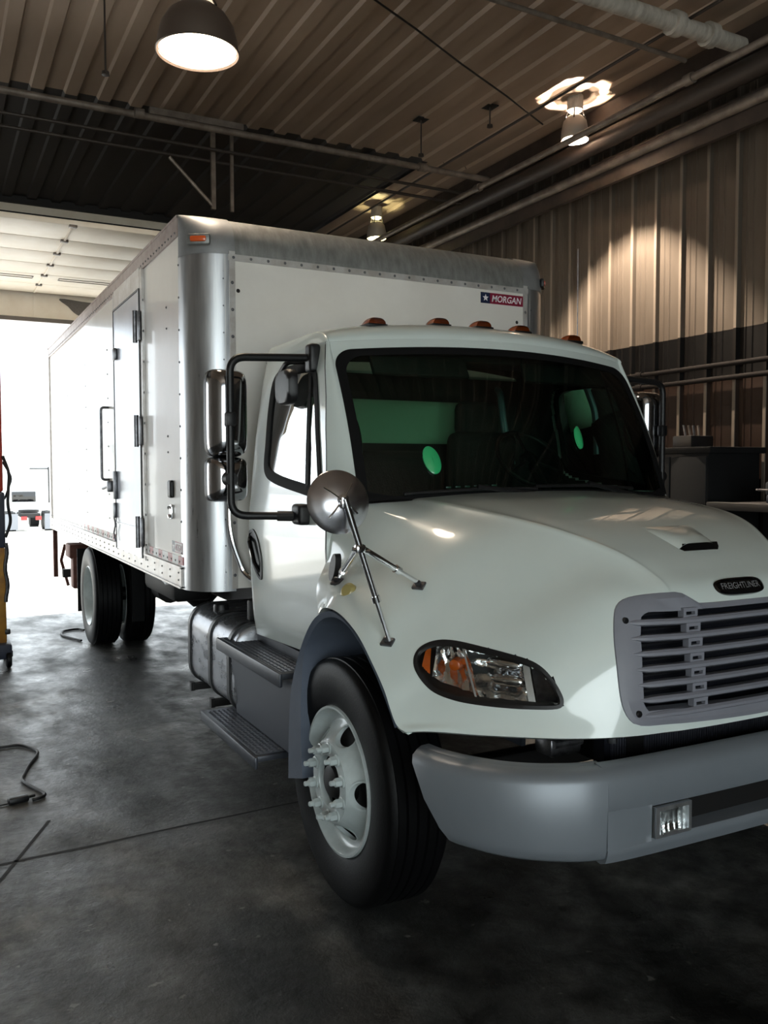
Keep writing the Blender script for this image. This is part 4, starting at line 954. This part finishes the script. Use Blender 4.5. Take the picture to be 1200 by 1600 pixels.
def wl(P, off): return [WS(u, v)+wsn(u, v)*off for u, v in P]
O0, O1, O2, O3 = wsout(.012), wsout(0), wsout(-.014), wsout(-.035)
m = MB(); m.loops([wl(O0, -.004), wl(O0, .006), wl(O1, .007), wl(O2, .004), wl(O3, .001), wl(O3, -.004)], False)
wsm = m.build('windshield_frame', seal_m, T, ang=40)
m = MB(); m.grid(lambda a, b: WS(-.97+1.94*a, .01+.96*b), 60, 30); m.build('windshield', ws_gl, wsm, ang=60, recalc=False)
V, F = text_mesh('II', .02); 
# vin / vent slots along the bottom left of the glass
m = MB()
for k in range(6): q = WS(-.56+.05*k, .07); m.rbox(q+Vector((0, .004, 0)), (.028, .006, .008), .002)
m.build('defrost_slots', mat('teal_slots', '3c5a54', .4), wsm)
# cowl, wipers
m = MB(); P = [WS(-.98+1.96*k/40, 0) for k in range(41)]; m.loops([[q+Vector((0, -.03, .004)) for q in P], [q+Vector((0, -.0, .012)) for q in P], [q+Vector((0, .05, -.0)) for q in P], [q+Vector((0, -.03, -.25)) for q in P]], False, False)
m.build('cowl', blk, T)
for x0, x1, v1 in ((-.05, -.72, .035), (.55, -.08, .045)):
    u0, u1 = x0/.9, x1/.9; a = WS(u0, -.01)+Vector((0, -.03, .01)); b = WS((u0+u1)/2, v1+.02)+Vector((0, -.03, .01)); c = WS(u1, v1)+Vector((0, -.022, .01)); d = WS((u0+u1)/2+.35, v1-.005)+Vector((0, -.022, .01))
    m = MB(); m.tube([a, b], .011, 8); m.tube([c, WS((u0+u1)/2, v1+.005)+Vector((0, -.022, .01)), d], .008, 8); m.build('wiper', blk, T)
# ---- roof marker lights and antenna
for x in (-.659, -.272, 0, .272, .659):
    a = (x/.93/1.15*.97+1)/2; q = RF(a, .36); 
    for b in [k/50 for k in range(51)]:
        p_ = RF(a, b)
        if p_.y >= .625+.03*abs(x): q = p_; break
    m = MB(); V = []; m.grid(lambda u, v: (q.x+.052*(2*u-1), q.y-.035+.10*v, q.z-.012+.048*(max(0, 1-abs(2*u-1)**3.2)**.5)*(max(0, 1-(abs(2*v-.7)/1.3)**3)**.5)), 14, 12)
    ml = m.build('roof_marker_lamp', amber_dk, T, ang=60); m = MB(); m.rbox((q.x, q.y+.015, q.z-.006), (.115, .12, .018), .006); m.build('lamp_base', blk, ml)
q = Vector((.80, .80, 2.50)); m = MB(); m.lathe([(0, .0), (.016, 0), (.014, .03), (.006, .05), (.005, .09), (0, .09)], q, n=14); an = m.build('antenna', steel, T); MB().cyl(q+Vector((0, 0, .08)), q+Vector((0, 0, .62)), .003, 6).build('whip', steel, an)
# ---- interior
m = MB(); m.loops([[(x, .16+.10*abs(x), 1.60) , (x, .30, 1.665), (x, .62, 1.655), (x, .74, 1.60), (x, .76, 1.2), (x, .1, 1.2)] for x in (-.93, -.5, 0, .5, .93)], True); dash = m.build('dashboard', cab_in, T)
def seat(x, wdt, hb):
    m = MB(); m.rbox((x, 1.02, 1.36), (wdt, .5, .16), .05, 3); s = m.build('seat', seat_m, T, ang=60)
    m = MB(); m.rbox((x, 1.27, 1.72), (wdt*.95, .14, hb), .06, 3, Matrix.Rotation(.12, 3, 'X')); m.build('backrest', seat_m, s, ang=60)
    MB().rbox((x, 1.02, 1.15), (wdt*.6, .4, .28), .02).build('pedestal', frame_blk, s); return s
s1 = seat(.42, .5, .66); MB().rbox((.42, 1.30, 2.13), (.30, .11, .22), .05, 3).build('headrest', seat_m, s1, ang=60)
seat(-.38, .95, .42)
m = MB(); m.lathe([(.0, 0)]*1, (0, 0, 0)) if False else None
sw = MB(); c = Vector((.50, .86, 1.88)); ax = Vector((0, -.75, .66)).normalized(); u_ = Vector((1, 0, 0)); v_ = ax.cross(u_).normalized()
sw.tube([c+(u_*math.cos(t)+v_*math.sin(t))*.21 for t in [2*PI*k/40 for k in range(41)]], .014, 8, False); stw = sw.build('steering_wheel', blk, T)
m = MB()
for a in (0, 2.1, 4.2): m.tube([c+(u_*math.cos(a+1.57)+v_*math.sin(a+1.57))*.2, c], .011, 6)
m.lathe([(0, .02), (.05, .015), (.06, -.02)], c, ax, 16); m.tube([c, c+Vector((0, -.3, -.35))], .03, 8); m.build('steering_column', blk, stw)
# grab rails: pale rail on the right pillar, black handle on the left pillar
MB().tube(fillet([(.62, 1.36, 2.33), (.60, 1.3, 2.3), (.60, 1.26, 2.1), (.66, 1.25, 1.85)], .05), .022, 10).build('grab_rail', mat('pale_rail', '7e94a0', .3, .3), T)
MB().tube(fillet([(-.82, .66, 2.08), (-.74, .66, 2.08), (-.71, .66, 1.98), (-.72, .62, 1.76), (-.82, .6, 1.76)], .05), .016, 10).build('grab_handle', blk, T)
MB().rbox((0, .62, 2.40), (1.5, .22, .07), .03).build('overhead_console', cab_in, T)
for x in (-.45, .45): MB().rbox((x, .50, 2.33), (.55, .03, .12), .012, 2, Matrix.Rotation(-.5, 3, 'X')).build('sun_visor', cab_in, T)
# green oval discs seen in the windshield
for px_u, px_v, a, b, ry in ((-.625, .24, .040, .070, .15), (.305, .385, .024, .064, -.12)):
    q = WS(px_u, px_v); n = wsn(px_u, px_v)
    if n.y > 0: n = -n
    uu = Vector((1, 0, 0)); uu = (uu-n*uu.dot(n)).normalized(); vv = n.cross(uu); vv = vv if vv.z > 0 else -vv
    uu, vv = uu*math.cos(ry)-vv*math.sin(ry)*-1, vv*math.cos(ry)-uu*math.sin(ry)
    m = MB(); m.loops([[q+n*(.012+.01*(1-r*r))+uu*a*r*math.cos(t)+vv*b*r*math.sin(t) for t in [2*PI*k/40 for k in range(40)]] for r in (1, .9, .7, .4, .1)], False); m.loops([[q+n*(.012)+uu*a*math.cos(t)+vv*b*math.sin(t) for t in [2*PI*k/40 for k in range(40)]], [q+n*.004+uu*a*math.cos(t)+vv*b*math.sin(t) for t in [2*PI*k/40 for k in range(40)]]])
    gd = m.build('green_disc', green, T, ang=60); gd['label'] = 'green oval disc on the windshield'
# ---- side mirrors
def mirror(sgn):
    X = 1.372; Y = .68
    up0 = Vector((sgn*.95, .68, 2.365)); lo0 = Vector((sgn*1.05, .60, 1.595))
    m = MB(); P = fillet([up0, (sgn*X, Y, 2.345), (sgn*X, Y, 1.602), lo0], .075, 8); m.tube(P, .019, 12); arm = m.build('side_mirror', blk, T)
    m = MB(); m.rbox((sgn*.96, .66, 2.36), (.06, .075, .14), .018, 3); m.build('upper_mount', blk, arm)
    m = MB(); m.rbox((sgn*1.06, .57, 1.605), (.07, .11, .10), .02, 3); m.tube([(sgn*1.07, .60, 1.595), (sgn*1.16, .63, 1.597)], .025, 10); m.build('lower_mount', blk, arm)
    R3 = Matrix.Rotation(-sgn*.10, 3, 'Z')
    def head(zc, h, wd, dp, back):
        c = Vector((sgn*(X-.020), Y+.115, zc)); L = []
        n = 44
        def lp(k, yy, r=.5):
            o = []
            for i in range(n):
                t = 2*PI*i/n; o.append(c+R3 @ Vector((wd/2*k*math.copysign(abs(math.cos(t))**.38, math.cos(t)), yy, h/2*(1-(1-k)*wd/h)*math.copysign(abs(math.sin(t))**.30, math.sin(t)))))
            return o
        for k, yy in ((.12, -dp), (.35, -dp*.97), (.6, -dp*.86), (.8, -dp*.65), (.93, -dp*.38), (.985, -dp*.1), (1, .02), (1, .045)): L.append(lp(k, yy))
        m = MB(); m.loops(L); hm = m.build('mirror_head', chrome_dk, arm, ang=50)
        m = MB(); m.loops([lp(1.012, .02), lp(1.012, .05), lp(.93, .052)], False); m.build('mirror_rim', blk, arm)
        m = MB(); m.add(lp(.93, .0475), [tuple(range(n))]); m.build('mirror_glass', chrome, arm)
        return hm
    head(2.09, .42, .195, .085, 0); head(1.772, .215, .195, .075, 0)
    m = MB(); m.rbox((sgn*X, Y-.0, 2.055), (.05, .045, .07), .012); m.build('clamp', blk, arm); m = MB(); m.lathe([(0, .045), (.03, .045), (.036, .0)], (sgn*X, Y+.03, 1.775), (0, -1, 0), 20); m.build('clamp', blk, arm)
mirror(-1); mirror(1)
# lookdown mirror over the passenger window
m = MB(); c = Vector((-.985, .87, 2.225)); m.loops([[c+Vector((-.01-.0*k, (.105-.01*k)*math.copysign(abs(math.cos(t))**.6, math.cos(t)), (.09-.01*k)*math.copysign(abs(math.sin(t))**.6, math.sin(t))+.01)) + Vector((dx, 0, 0)) for t in [2*PI*i/32 for i in range(32)]] for k, dx in ((3, -.05), (1, -.047), (0, -.03), (0, -.0))]); ldm = m.build('lookdown_mirror', blk, T, ang=50)
MB().tube(fillet([(-1.02, .95, 2.31), (-1.02, .85, 2.36), (-.95, .80, 2.36)], .03), .014, 8).build('mirror_arm', blk, ldm)
# ---- hood mirrors on tripods
def tripod(sgn):
    c = Vector((-1.30, -.385, 1.70)); n = Vector((-.10, -.93, .18)).normalized()
    f2 = Vector((-1.130, -.446, 1.172)); f1 = Vector((-.967, -.396, 1.368)); f3 = Vector((-1.105, .06, 1.338))
    hub = c+n*.045; jn = Vector((-1.262, -.405, 1.545))
    def B(m, name, mt, par, **k): return (m.mirror() if sgn > 0 else m).build(name, mt, par, **k)
    R = .117
    m = MB(); m.lathe([(0, .042), (.02, .040), (.05, .034), (.08, .020), (.1, .004), (R, -.004), (R+.003, -.010), (R, -.016), (R-.006, -.014)], c, n, 56); root = B(m, 'hood_mirror', disc_m, T, ang=40)
    m = MB(); m.lathe([(R-.003, -.014), (.07, -.02), (0, -.024)], c, n, 40); B(m, 'mirror_glass', chrome, root)
    u = Vector((0, 0, 1)).cross(n).normalized(); v = n.cross(u)
    m = MB()
    for a in (.95, 2.45, 4.05, 5.6):
        d = u*math.cos(a)+v*math.sin(a); m.tube([c+n*.040+d*.015, c+n*.034+d*.05, c+n*.022+d*.078], .004, 6)
    B(m, 'stiffening_rib', chrome, root)
    m = MB(); m.lathe([(0, .02), (.017, .018), (.02, .0), (.02, -.02)], c+n*.045, n, 18); m.rbox(hub+n*.012+Vector((0, 0, -.01)), (.03, .03, .05), .008); B(m, 'hub_clamp', chrome, root)
    def leg(a, b, r0, r1, f, nm='leg'):
        a = Vector(a); b = Vector(b); j = a.lerp(b, f); d = (b-a).normalized()
        m = MB(); m.tube([a, j], r0, 12); m.tube([j-d*.012, j+d*.012], r0*1.35, 12); m.tube([j, b-d*.02, b], r1, 10); return B(m, nm, chrome, root)
    hb = hub+n*.02
    d = (f2-hb).normalized(); 
    leg(hb, f2+Vector((0, -.01, .01)), .0125, .009, .70, 'post')
    k = hb+(f2-hb)*.34
    leg(k+Vector((.01, -.004, 0)), f1+Vector((0, 0, .012)), .0125, .009, .6); leg(k+Vector((-.0, .012, .0)), f3+Vector((0, 0, .012)), .0125, .009, .7)
    m = MB(); m.rbox(k, (.04, .035, .035), .01); m.cyl(k+Vector((-.03, 0, 0)), k+Vector((.035, -.01, -.01)), .008, 8); B(m, 'joint_clamp', chrome, root)
    for f in (f1, f2, f3):
        h, nn = hcast(f+Vector((-.3, -.3, .5)), Vector((.3, .3, -.5))); nn = nn if nn and nn.z > 0 else Vector((-.5, -.3, .8))
        m = MB(); rot = nn.to_track_quat('Z', 'Y').to_matrix(); m.rbox(h+nn*.006 if h else f, (.05, .04, .012), .004, 2, rot); m.rbox((h if h else f)+nn*.018, (.022, .018, .024), .006, 2, rot); B(m, 'foot', steel, root)
tripod(-1)
# black hood latch behind the tripod
m = MB(); a = Vector((-1.065, .13, 1.375)); m.loops([[a+Vector((-.02+.014*k, .03*math.cos(t)-.022*math.sin(t), .062*math.sin(t)+.02)) for t in [2*PI*i/20 for i in range(20)]] for k in (-1, 0, 1)]); m.rbox((-1.07, .14, 1.315), (.05, .05, .05), .01); m.build('hood_latch', blk, T)
# exhaust / grab pipe between cab and box, roof
MB().tube(fillet([(-1.09, 1.58, 1.9), (-1.10, 1.58, 1.45), (-1.02, 1.56, 1.22), (-.98, 1.5, 1.18)], .12), .016, 10).build('grab_pipe', chrome, T)
MB().rbox((-.6, 1.55, 1.0), (.8, .05, .12), .01).build('cab_support', frame_blk, T)
# ================================================================== CARGO BOX
YB, YE, ZB, ZT, W, RC = 1.648, 8.21, 1.118, 3.31, 1.295, .226
m = MB(); m.bb(-W+RC-.02, W-RC+.02, YB, YB+.03, ZB, ZT-RC)
cargo = m.build('cargo_box', box_white, T)
m = MB(); m.bb(-W, -W+.03, YB+RC, YE, ZB, ZT-.06); m.build('side_panel', box_white, cargo)
m = MB(); m.bb(W-.03, W, YB+RC, YE, ZB, ZT-.06); m.build('side_panel', box_white, cargo)
m = MB(); m.bb(-W+.02, W-.02, YB+RC*.9, YE, ZT-.03, ZT-.005); m.build('roof', alu_dull, cargo)
m = MB(); m.bb(-W+.02, W-.02, YE-.04, YE, ZB, ZT-.02); m.build('rear_door', box_white, cargo)
m = MB(); m.bb(-W+.01, W-.01, YB+RC, YE, ZB+.0, ZB+.06); m.build('floor_deck', frame_blk, cargo)
for s_ in (-1, 1):
    m = MB(); r = RC
    P = [(s_*(W-r+r*math.sin(t)), YB+r-r*math.cos(t)) for t in [PI/2*k/14 for k in range(15)]]; P = [(s_*(W-r-.03), YB-.001)]+P+[(s_*(W+.001), YB+r+.03)]
    m.loops([[(x, y-.001, ZB-.015) for x, y in P], [(x, y-.001, ZT-r) for x, y in P]], False, False); m.build('corner_post', alu, cargo, ang=50)
    # flange strip beside the post
    m = MB(); m.bb(min(s_*(W-r-.04), s_*(W-r-.005)), max(s_*(W-r-.04), s_*(W-r-.005)), YB-.006, YB, ZB, ZT-r); m.build('flange_strip', alu_lt, cargo)
    # rounded top corner cap
    m = MB(); R1 = r+.006
    def cf(u, v):
        a = u*PI/2; b = v*PI/2; return (s_*(W-r+R1*math.sin(a)), YB+r-R1*math.cos(b)*math.cos(a), ZT-r+R1*math.sin(b))
    m.grid(cf, 16, 14)
    def cf2(u, v):
        a = u*PI/2; return (s_*(W-r+R1*math.sin(a)), YB+r-R1*math.cos(a), ZT-r-.02*v)
    m.grid(cf2, 16, 1)
    m.grid(lambda u, v: (s_*(W-r-.04*(1-u)*1), YB+r-R1*math.cos(v*PI/2), ZT-r+R1*math.sin(v*PI/2)), 2, 14)
    m.build('corner_cap', mat('grey_corner_cap', '9b9c9d', .5, .35, var='8a8b8c', scale=8) if s_ < 0 else bpy.data.materials['grey_corner_cap'], cargo, ang=50)
    m = MB(); m.bb(s_*W-.012, s_*W+.012, YB+RC, YE, ZT-.115, ZT-.0); m.bb(s_*W-.016, s_*W+.016, YB+RC, YE, ZT-.012, ZT+.004); m.build('top_rail', mat('top_rail_metal', 'b5a9a4', .45, .4, var='98867e', scale=10) if s_ < 0 else bpy.data.materials['top_rail_metal'], cargo)
    m = MB(); m.bb(s_*W-.012, s_*W+.012, YB+RC, YE, ZB-.01, ZB+.115); m.bb(s_*W-.02, s_*W+.02, YB+RC, YE, ZB+.105, ZB+.12); m.bb(s_*W-.02, s_*W+.02, YB+RC, YE, ZB-.012, ZB); rail = m.build('bottom_rail', alu_lt, cargo)
    m = MB(); m.bb(s_*W-.016, s_*W+.016, YE-.12, YE+.01, ZB-.02, ZT); m.build('rear_frame', alu_lt, cargo)
# rounded front top rail
m = MB(); P = [(YB+RC-RC*math.cos(t), ZT-RC+RC*math.sin(t)) for t in [PI/2*k/14 for k in range(15)]]; P = [(YB-.004, ZT-RC-.045), (YB-.004, ZT-RC-.002)]+P
m.loops([[(-W+RC, y, z) for y, z in P], [(W-RC, y, z) for y, z in P]], False, False); m.build('top_front_rail', alu_dull, cargo, ang=40)
m = MB(); m.bb(-W+RC, W-RC, YB-.009, YB, ZT-RC-.055, ZT-RC-.018); m.build('front_flange', alu_lt, cargo)
RIV = []
def rivets(pts, n, r=.008, mt=steel, name='rivet'):
    for q in pts:
        if name == 'plug': MB().lathe([(0, r*.7), (r*.6, r*.5), (r, 0)], q, n, 10).build('plug', mt, cargo)
        else: RIV.append((Vector(q), Vector(n), r, mt))
fr = lambda a, b, s: [a+s*k for k in range(int((b-a)/s)+1)]
riv = mat('rivet_metal', '77787c', .35, .7)
rivets([(x, YB-.009, ZT-RC-.036) for x in fr(-W+RC+.03, W-RC, .106)], (0, -1, 0), .009, riv)
for s_ in (-1, 1):
    rivets([(s_*(W-RC-.022), YB-.007, z) for z in fr(ZB+.08, ZT-RC-.05, .155)], (0, -1, 0), .010, riv)
    rivets([(s_*(W-RC+.03), YB+.001, z) for z in fr(ZB+.1, ZT-RC-.05, .155)], (0, -1, 0), .005, riv)
for x, z in ((-1.02+.01, 2.86), (.98, 2.83), (.985, 2.4)): rivets([(x, YB, z)], (0, -1, 0), .012, blk, 'plug')
sx_ = -W-.0125
rivets([(sx_, y, ZT-.09) for y in fr(YB+RC+.05, YE, .078)], (-1, 0, 0), .008, riv)
rivets([(sx_-.002, y, ZB+.15) for y in fr(YB+RC+.02, YE, .10)], (-1, 0, 0), .008, riv)
rivets([(sx_, y, z) for y in fr(YB+RC+.06, YE, .21) for z in (ZB+.035, ZB+.08)], (-1, 0, 0), .007, riv)
rivets([(-W-.001, YB+RC+.02, z) for z in fr(ZB+.2, ZT-.2, .19)], (-1, 0, 0), .008, riv)
rivets([(-W-.001, 2.2+.0, z) for z in (2.83, 2.70, 2.03, 1.93)], (-1, 0, 0), .008, riv)
rivets([(-W-.001, y, z) for y in (4.25, 5.4, 6.6) for z in fr(ZB+.3, ZT-.3, .2)], (-1, 0, 0), .007, riv)
rivets([(-W-.013, y, z) for y in (2.80,) for z in fr(1.3, 3.1, .21)], (-1, 0, 0), .010, riv)
# conspicuity tape under the side panel
RIV.sort(key=lambda t: (t[0]-camo.location).length/t[2])
rest = MB()
for k, (q, n, r, mt) in enumerate(RIV):
    m = MB() if k < 100 else rest; m.lathe([(0, r*.7), (r*.6, r*.5), (r, 0)], q, n, 8)
    if k < 100: m.build('rivet', mt, cargo)
rest.build('rivets', riv, cargo)['kind'] = 'stuff'
m = MB(); m2 = MB()
for k in range(14):
    y0 = 1.86+k*.135
    if 2.84 < y0 < 3.9: continue
    (m if k % 2 == 0 else m2).bb(-W-.0135, -W-.0125, y0, min(y0+.075, 99) if k % 2 == 0 else y0+.135, ZB+.135+.0, ZB+.185)
m = MB(); m2 = MB()
for a, b in ((1.86, 2.80), (4.0, 5.6)):
    y = a; k = 0
    while y < b:
        e = min(b, y+(.11 if k % 2 == 0 else .15)); (m if k % 2 == 0 else m2).bb(-W-.0035, -W-.0005, y, e, ZB+.128, ZB+.178); y = e; k += 1
m.build('red_reflective_tape', redtape, cargo); m2.build('white_reflective_tape', whtape, cargo)
# ---- side door: hinge side toward the cab at y 2.88, latch side at y 3.84
D0, D1, Z0, Z1 = 2.90, 3.84, 1.20, 3.06
m = MB(); m.bb(-W-.022, -W, D0, D1, Z0, Z1); sd = m.build('side_door', mat('pale_door_panel', 'ccd1da', .28, .3, var='b9bfca', scale=3), cargo)
m = MB()
for a, b, c, d in ((D0-.075, D0-.01, 1.19, 3.2), (D1+.01, D1+.05, 1.19, 3.2)): m.bb(-W-.018, -W, a, b, c, d)
m.bb(-W-.018, -W, D0, D1, Z1+.02, Z1+.16); m.build('door_frame', alu_lt, cargo)
m = MB(); m.bb(-W-.026, -W-.002, D0-.012, D0-.002, Z0, Z1+.012); m.bb(-W-.026, -W-.002, D0, D1, Z1+.003, Z1+.016); m.bb(-W-.026, -W-.002, D1, D1+.010, Z0, Z1+.012); m.build('door_gasket', blk, cargo)
m = MB(); m.bb(-W-.028, -W-.02, D0+.06, D1-.03, 1.40, 1.41); m.bb(-W-.027, -W-.02, D0, D0+.02, Z0, Z1); m.build('door_trim', alu, cargo)
for zc in (2.81, 2.09, 1.385):
    m = MB(); m.rbox((-W-.035, D0-.045, zc), (.02, .06, .20), .004); m.rbox((-W-.035, D0+.06, zc), (.02, .07, .16), .004); m.cyl((-W-.05, D0+.0, zc-.11), (-W-.05, D0, zc+.11), .016, 10); m.build('door_hinge', steel, cargo)
m = MB(); m.tube(fillet([(-W, 4.24, 2.34), (-W-.06, 4.24, 2.34), (-W-.06, 4.24, 1.74), (-W, 4.24, 1.74)], .04), .011, 10); m.build('grab_handle', steel, cargo)
m = MB(); m.rbox((-W-.035, 3.80, 1.70), (.03, .06, .22), .006); m.rbox((-W-.06, 3.87, 1.69), (.05, .05, .09), .01); m.tube([(-W-.07, 3.9, 1.69), (-W-.085, 4.05, 1.67)], .011, 8); m.build('door_latch', steel, cargo)
m = MB(); m.rbox((-W-.035, 3.84, 1.50), (.02, .05, .12), .006); m.tube([(-W-.04, 3.82+.03*math.sin(k*1.3), 1.50-.03*k) for k in range(9)], .006, 6); m.build('latch_chain', steel, cargo)
m = MB(); m.rbox((-W-.035, 3.74, 2.72), (.03, .09, .09), .01); m.build('door_check', steel, cargo)
m = MB(); m.lathe([(0, .02), (.03, .018), (.045, .0)], (-W, 2.11, 1.70), (-1, 0, 0), 20); m.rbox((-W-.01, 2.11, 1.70), (.03, .085, .11), .02, 3); m.build('rubber_stop', blk, cargo)
m = MB(); m.rbox((-W-.008, 2.11, 1.56), (.016, .05, .09), .006); m.cyl((-W-.01, 2.11, 1.535), (-W-.03, 2.11, 1.53), .012, 10); m.cyl((-W-.01, 2.11, 1.585), (-W-.03, 2.11, 1.585), .010, 10); m.build('hasp', chrome, cargo)
# crossbar marks and torn seal under the rail
m = MB(); m.tube([(-W-.0, 2.2, ZB-.01), (-W, 2.3, ZB-.03), (-W, 2.42, ZB-.01)], .01, 6); m.build('torn_seal', whtape, cargo)
# ---- marker lights
for pos, ax, mt, lens in (((-1.235, 1.668, 3.135), (-.55, -.84, 0), amber, 0), ((1.252, 1.722, 3.13), (.77, -.64, 0), red_l, 1)):
    n = Vector(ax).normalized(); u = Vector((0, 0, 1)).cross(n).normalized(); rot = Matrix((u, Vector((0, 0, 1)).cross(u)*-1, Vector((0, 0, 1)))).transposed()
    c = Vector(pos)
    m = MB(); m.rbox(c, (.135, .03, .062), .012, 2, rot); h = m.build('marker_lamp', alu_dull if mt is amber else blk, cargo)
    m = MB(); m.rbox(c+n*.014, (.095, .02, .034), .010, 2, rot); m.build('lens', mt if mt is red_l else mat('bright_amber', 'e2602c', .2, coat=.5), h)
# ---- decals
def decal(c, u, v, n, L, H, name, tsz, border=False):
    c, u, v, n = map(Vector, (c, u, v, n)); P = lambda a, b, o: c+u*a+v*b+n*o
    m = MB(); m.add([P(-L/2, -H/2, .001), P(-L/2+H*1.05, -H/2, .001), P(-L/2+H*1.05, H/2, .001), P(-L/2, H/2, .001)], [(0, 1, 2, 3)]); root = m.build(name, navy, cargo)
    m = MB(); a0 = -L/2+H*1.05; m.add([P(a0, -H/2, .001), P(L/2, -H/2, .001), P(L/2, H/2, .001), P(a0, H/2, .001)], [(0, 1, 2, 3)]); m.build('decal_field', maroon, root)
    if border:
        m = MB(); g = .008; m.add([P(a0-H*.1, -H/2+g, .0015), P(L/2-g, -H/2+g, .0015), P(L/2-g, H/2-g, .0015), P(a0-H*.1, H/2-g, .0015)], [(0, 1, 2, 3)]); m.build('decal_border', decal_w, root)
    s = []; cx = -L/2+H*.55
    for k in range(10): t = PI/2+k*PI/5; r = (.36 if k % 2 == 0 else .15)*H; s.append(P(cx+r*math.cos(t), r*math.sin(t), .002))
    m = MB(); m.add(s+[P(cx, 0, .002)], [(k, (k+1) % 10, 10) for k in range(10)]); m.build('star', decal_w, root)
    V, F = text_mesh('MORGAN', 1, .18, .018); xs = [q.x for q in V]; ysv = [q.y for q in V]; kx = (L-H*1.45)/(max(xs)-min(xs)); ky = H*.62/(max(ysv)-min(ysv)); mx_ = (max(xs)+min(xs))/2; my = (max(ysv)+min(ysv))/2
    m = MB(); cc = (a0+L/2)/2; m.add([P(cc+(q.x-mx_)*kx, (q.y-my)*ky, .0025) for q in V], F); m.build('lettering', maroon if border else decal_w, root, recalc=False)
decal((.855, YB, 2.975), (1, 0, 0), (0, 0, 1), (0, -1, 0), .35, .072, 'front_decal', 1)
decal((-W, 2.0, 1.345), (0, -1, 0), (0, 0, 1), (-1, 0, 0), .26, .07, 'side_decal', 1, True)
# ---- rear underride frame and lift gate parts
m = MB(); m.bb(-1.2, 1.2, 8.0, 8.1, .50, .60); 
for x in (-.95, .95): m.bb(x-.04, x+.04, 8.0, 8.08, .55, ZB)
m.build('rear_bumper', frame_blk, T)
m = MB(); m.bb(-1.29, -1.24, 8.12, 8.2, .50, ZB); m.tube([(-1.15, 8.15, .9), (-1.2, 8.15, .7), (-1.12, 8.15, .38)], .02, 8); m.build('lift_gate_arm', mat('rusty_metal', '7a4f42', .7, .2, var='5a372e', scale=9), T)
m = MB(); m.rbox((-1.0, 7.2, .90), (.5, .35, .16), .02); m.rbox((-1.12, 7.1, .66), (.2, .2, .36), .02); m.build('rear_light_box', bpy.data.materials['rusty_metal'], T)
m = MB(); m.bb(-.9, .9, 6.95, 7.05, .78, .88); m.build('crossmember', frame_blk, T)
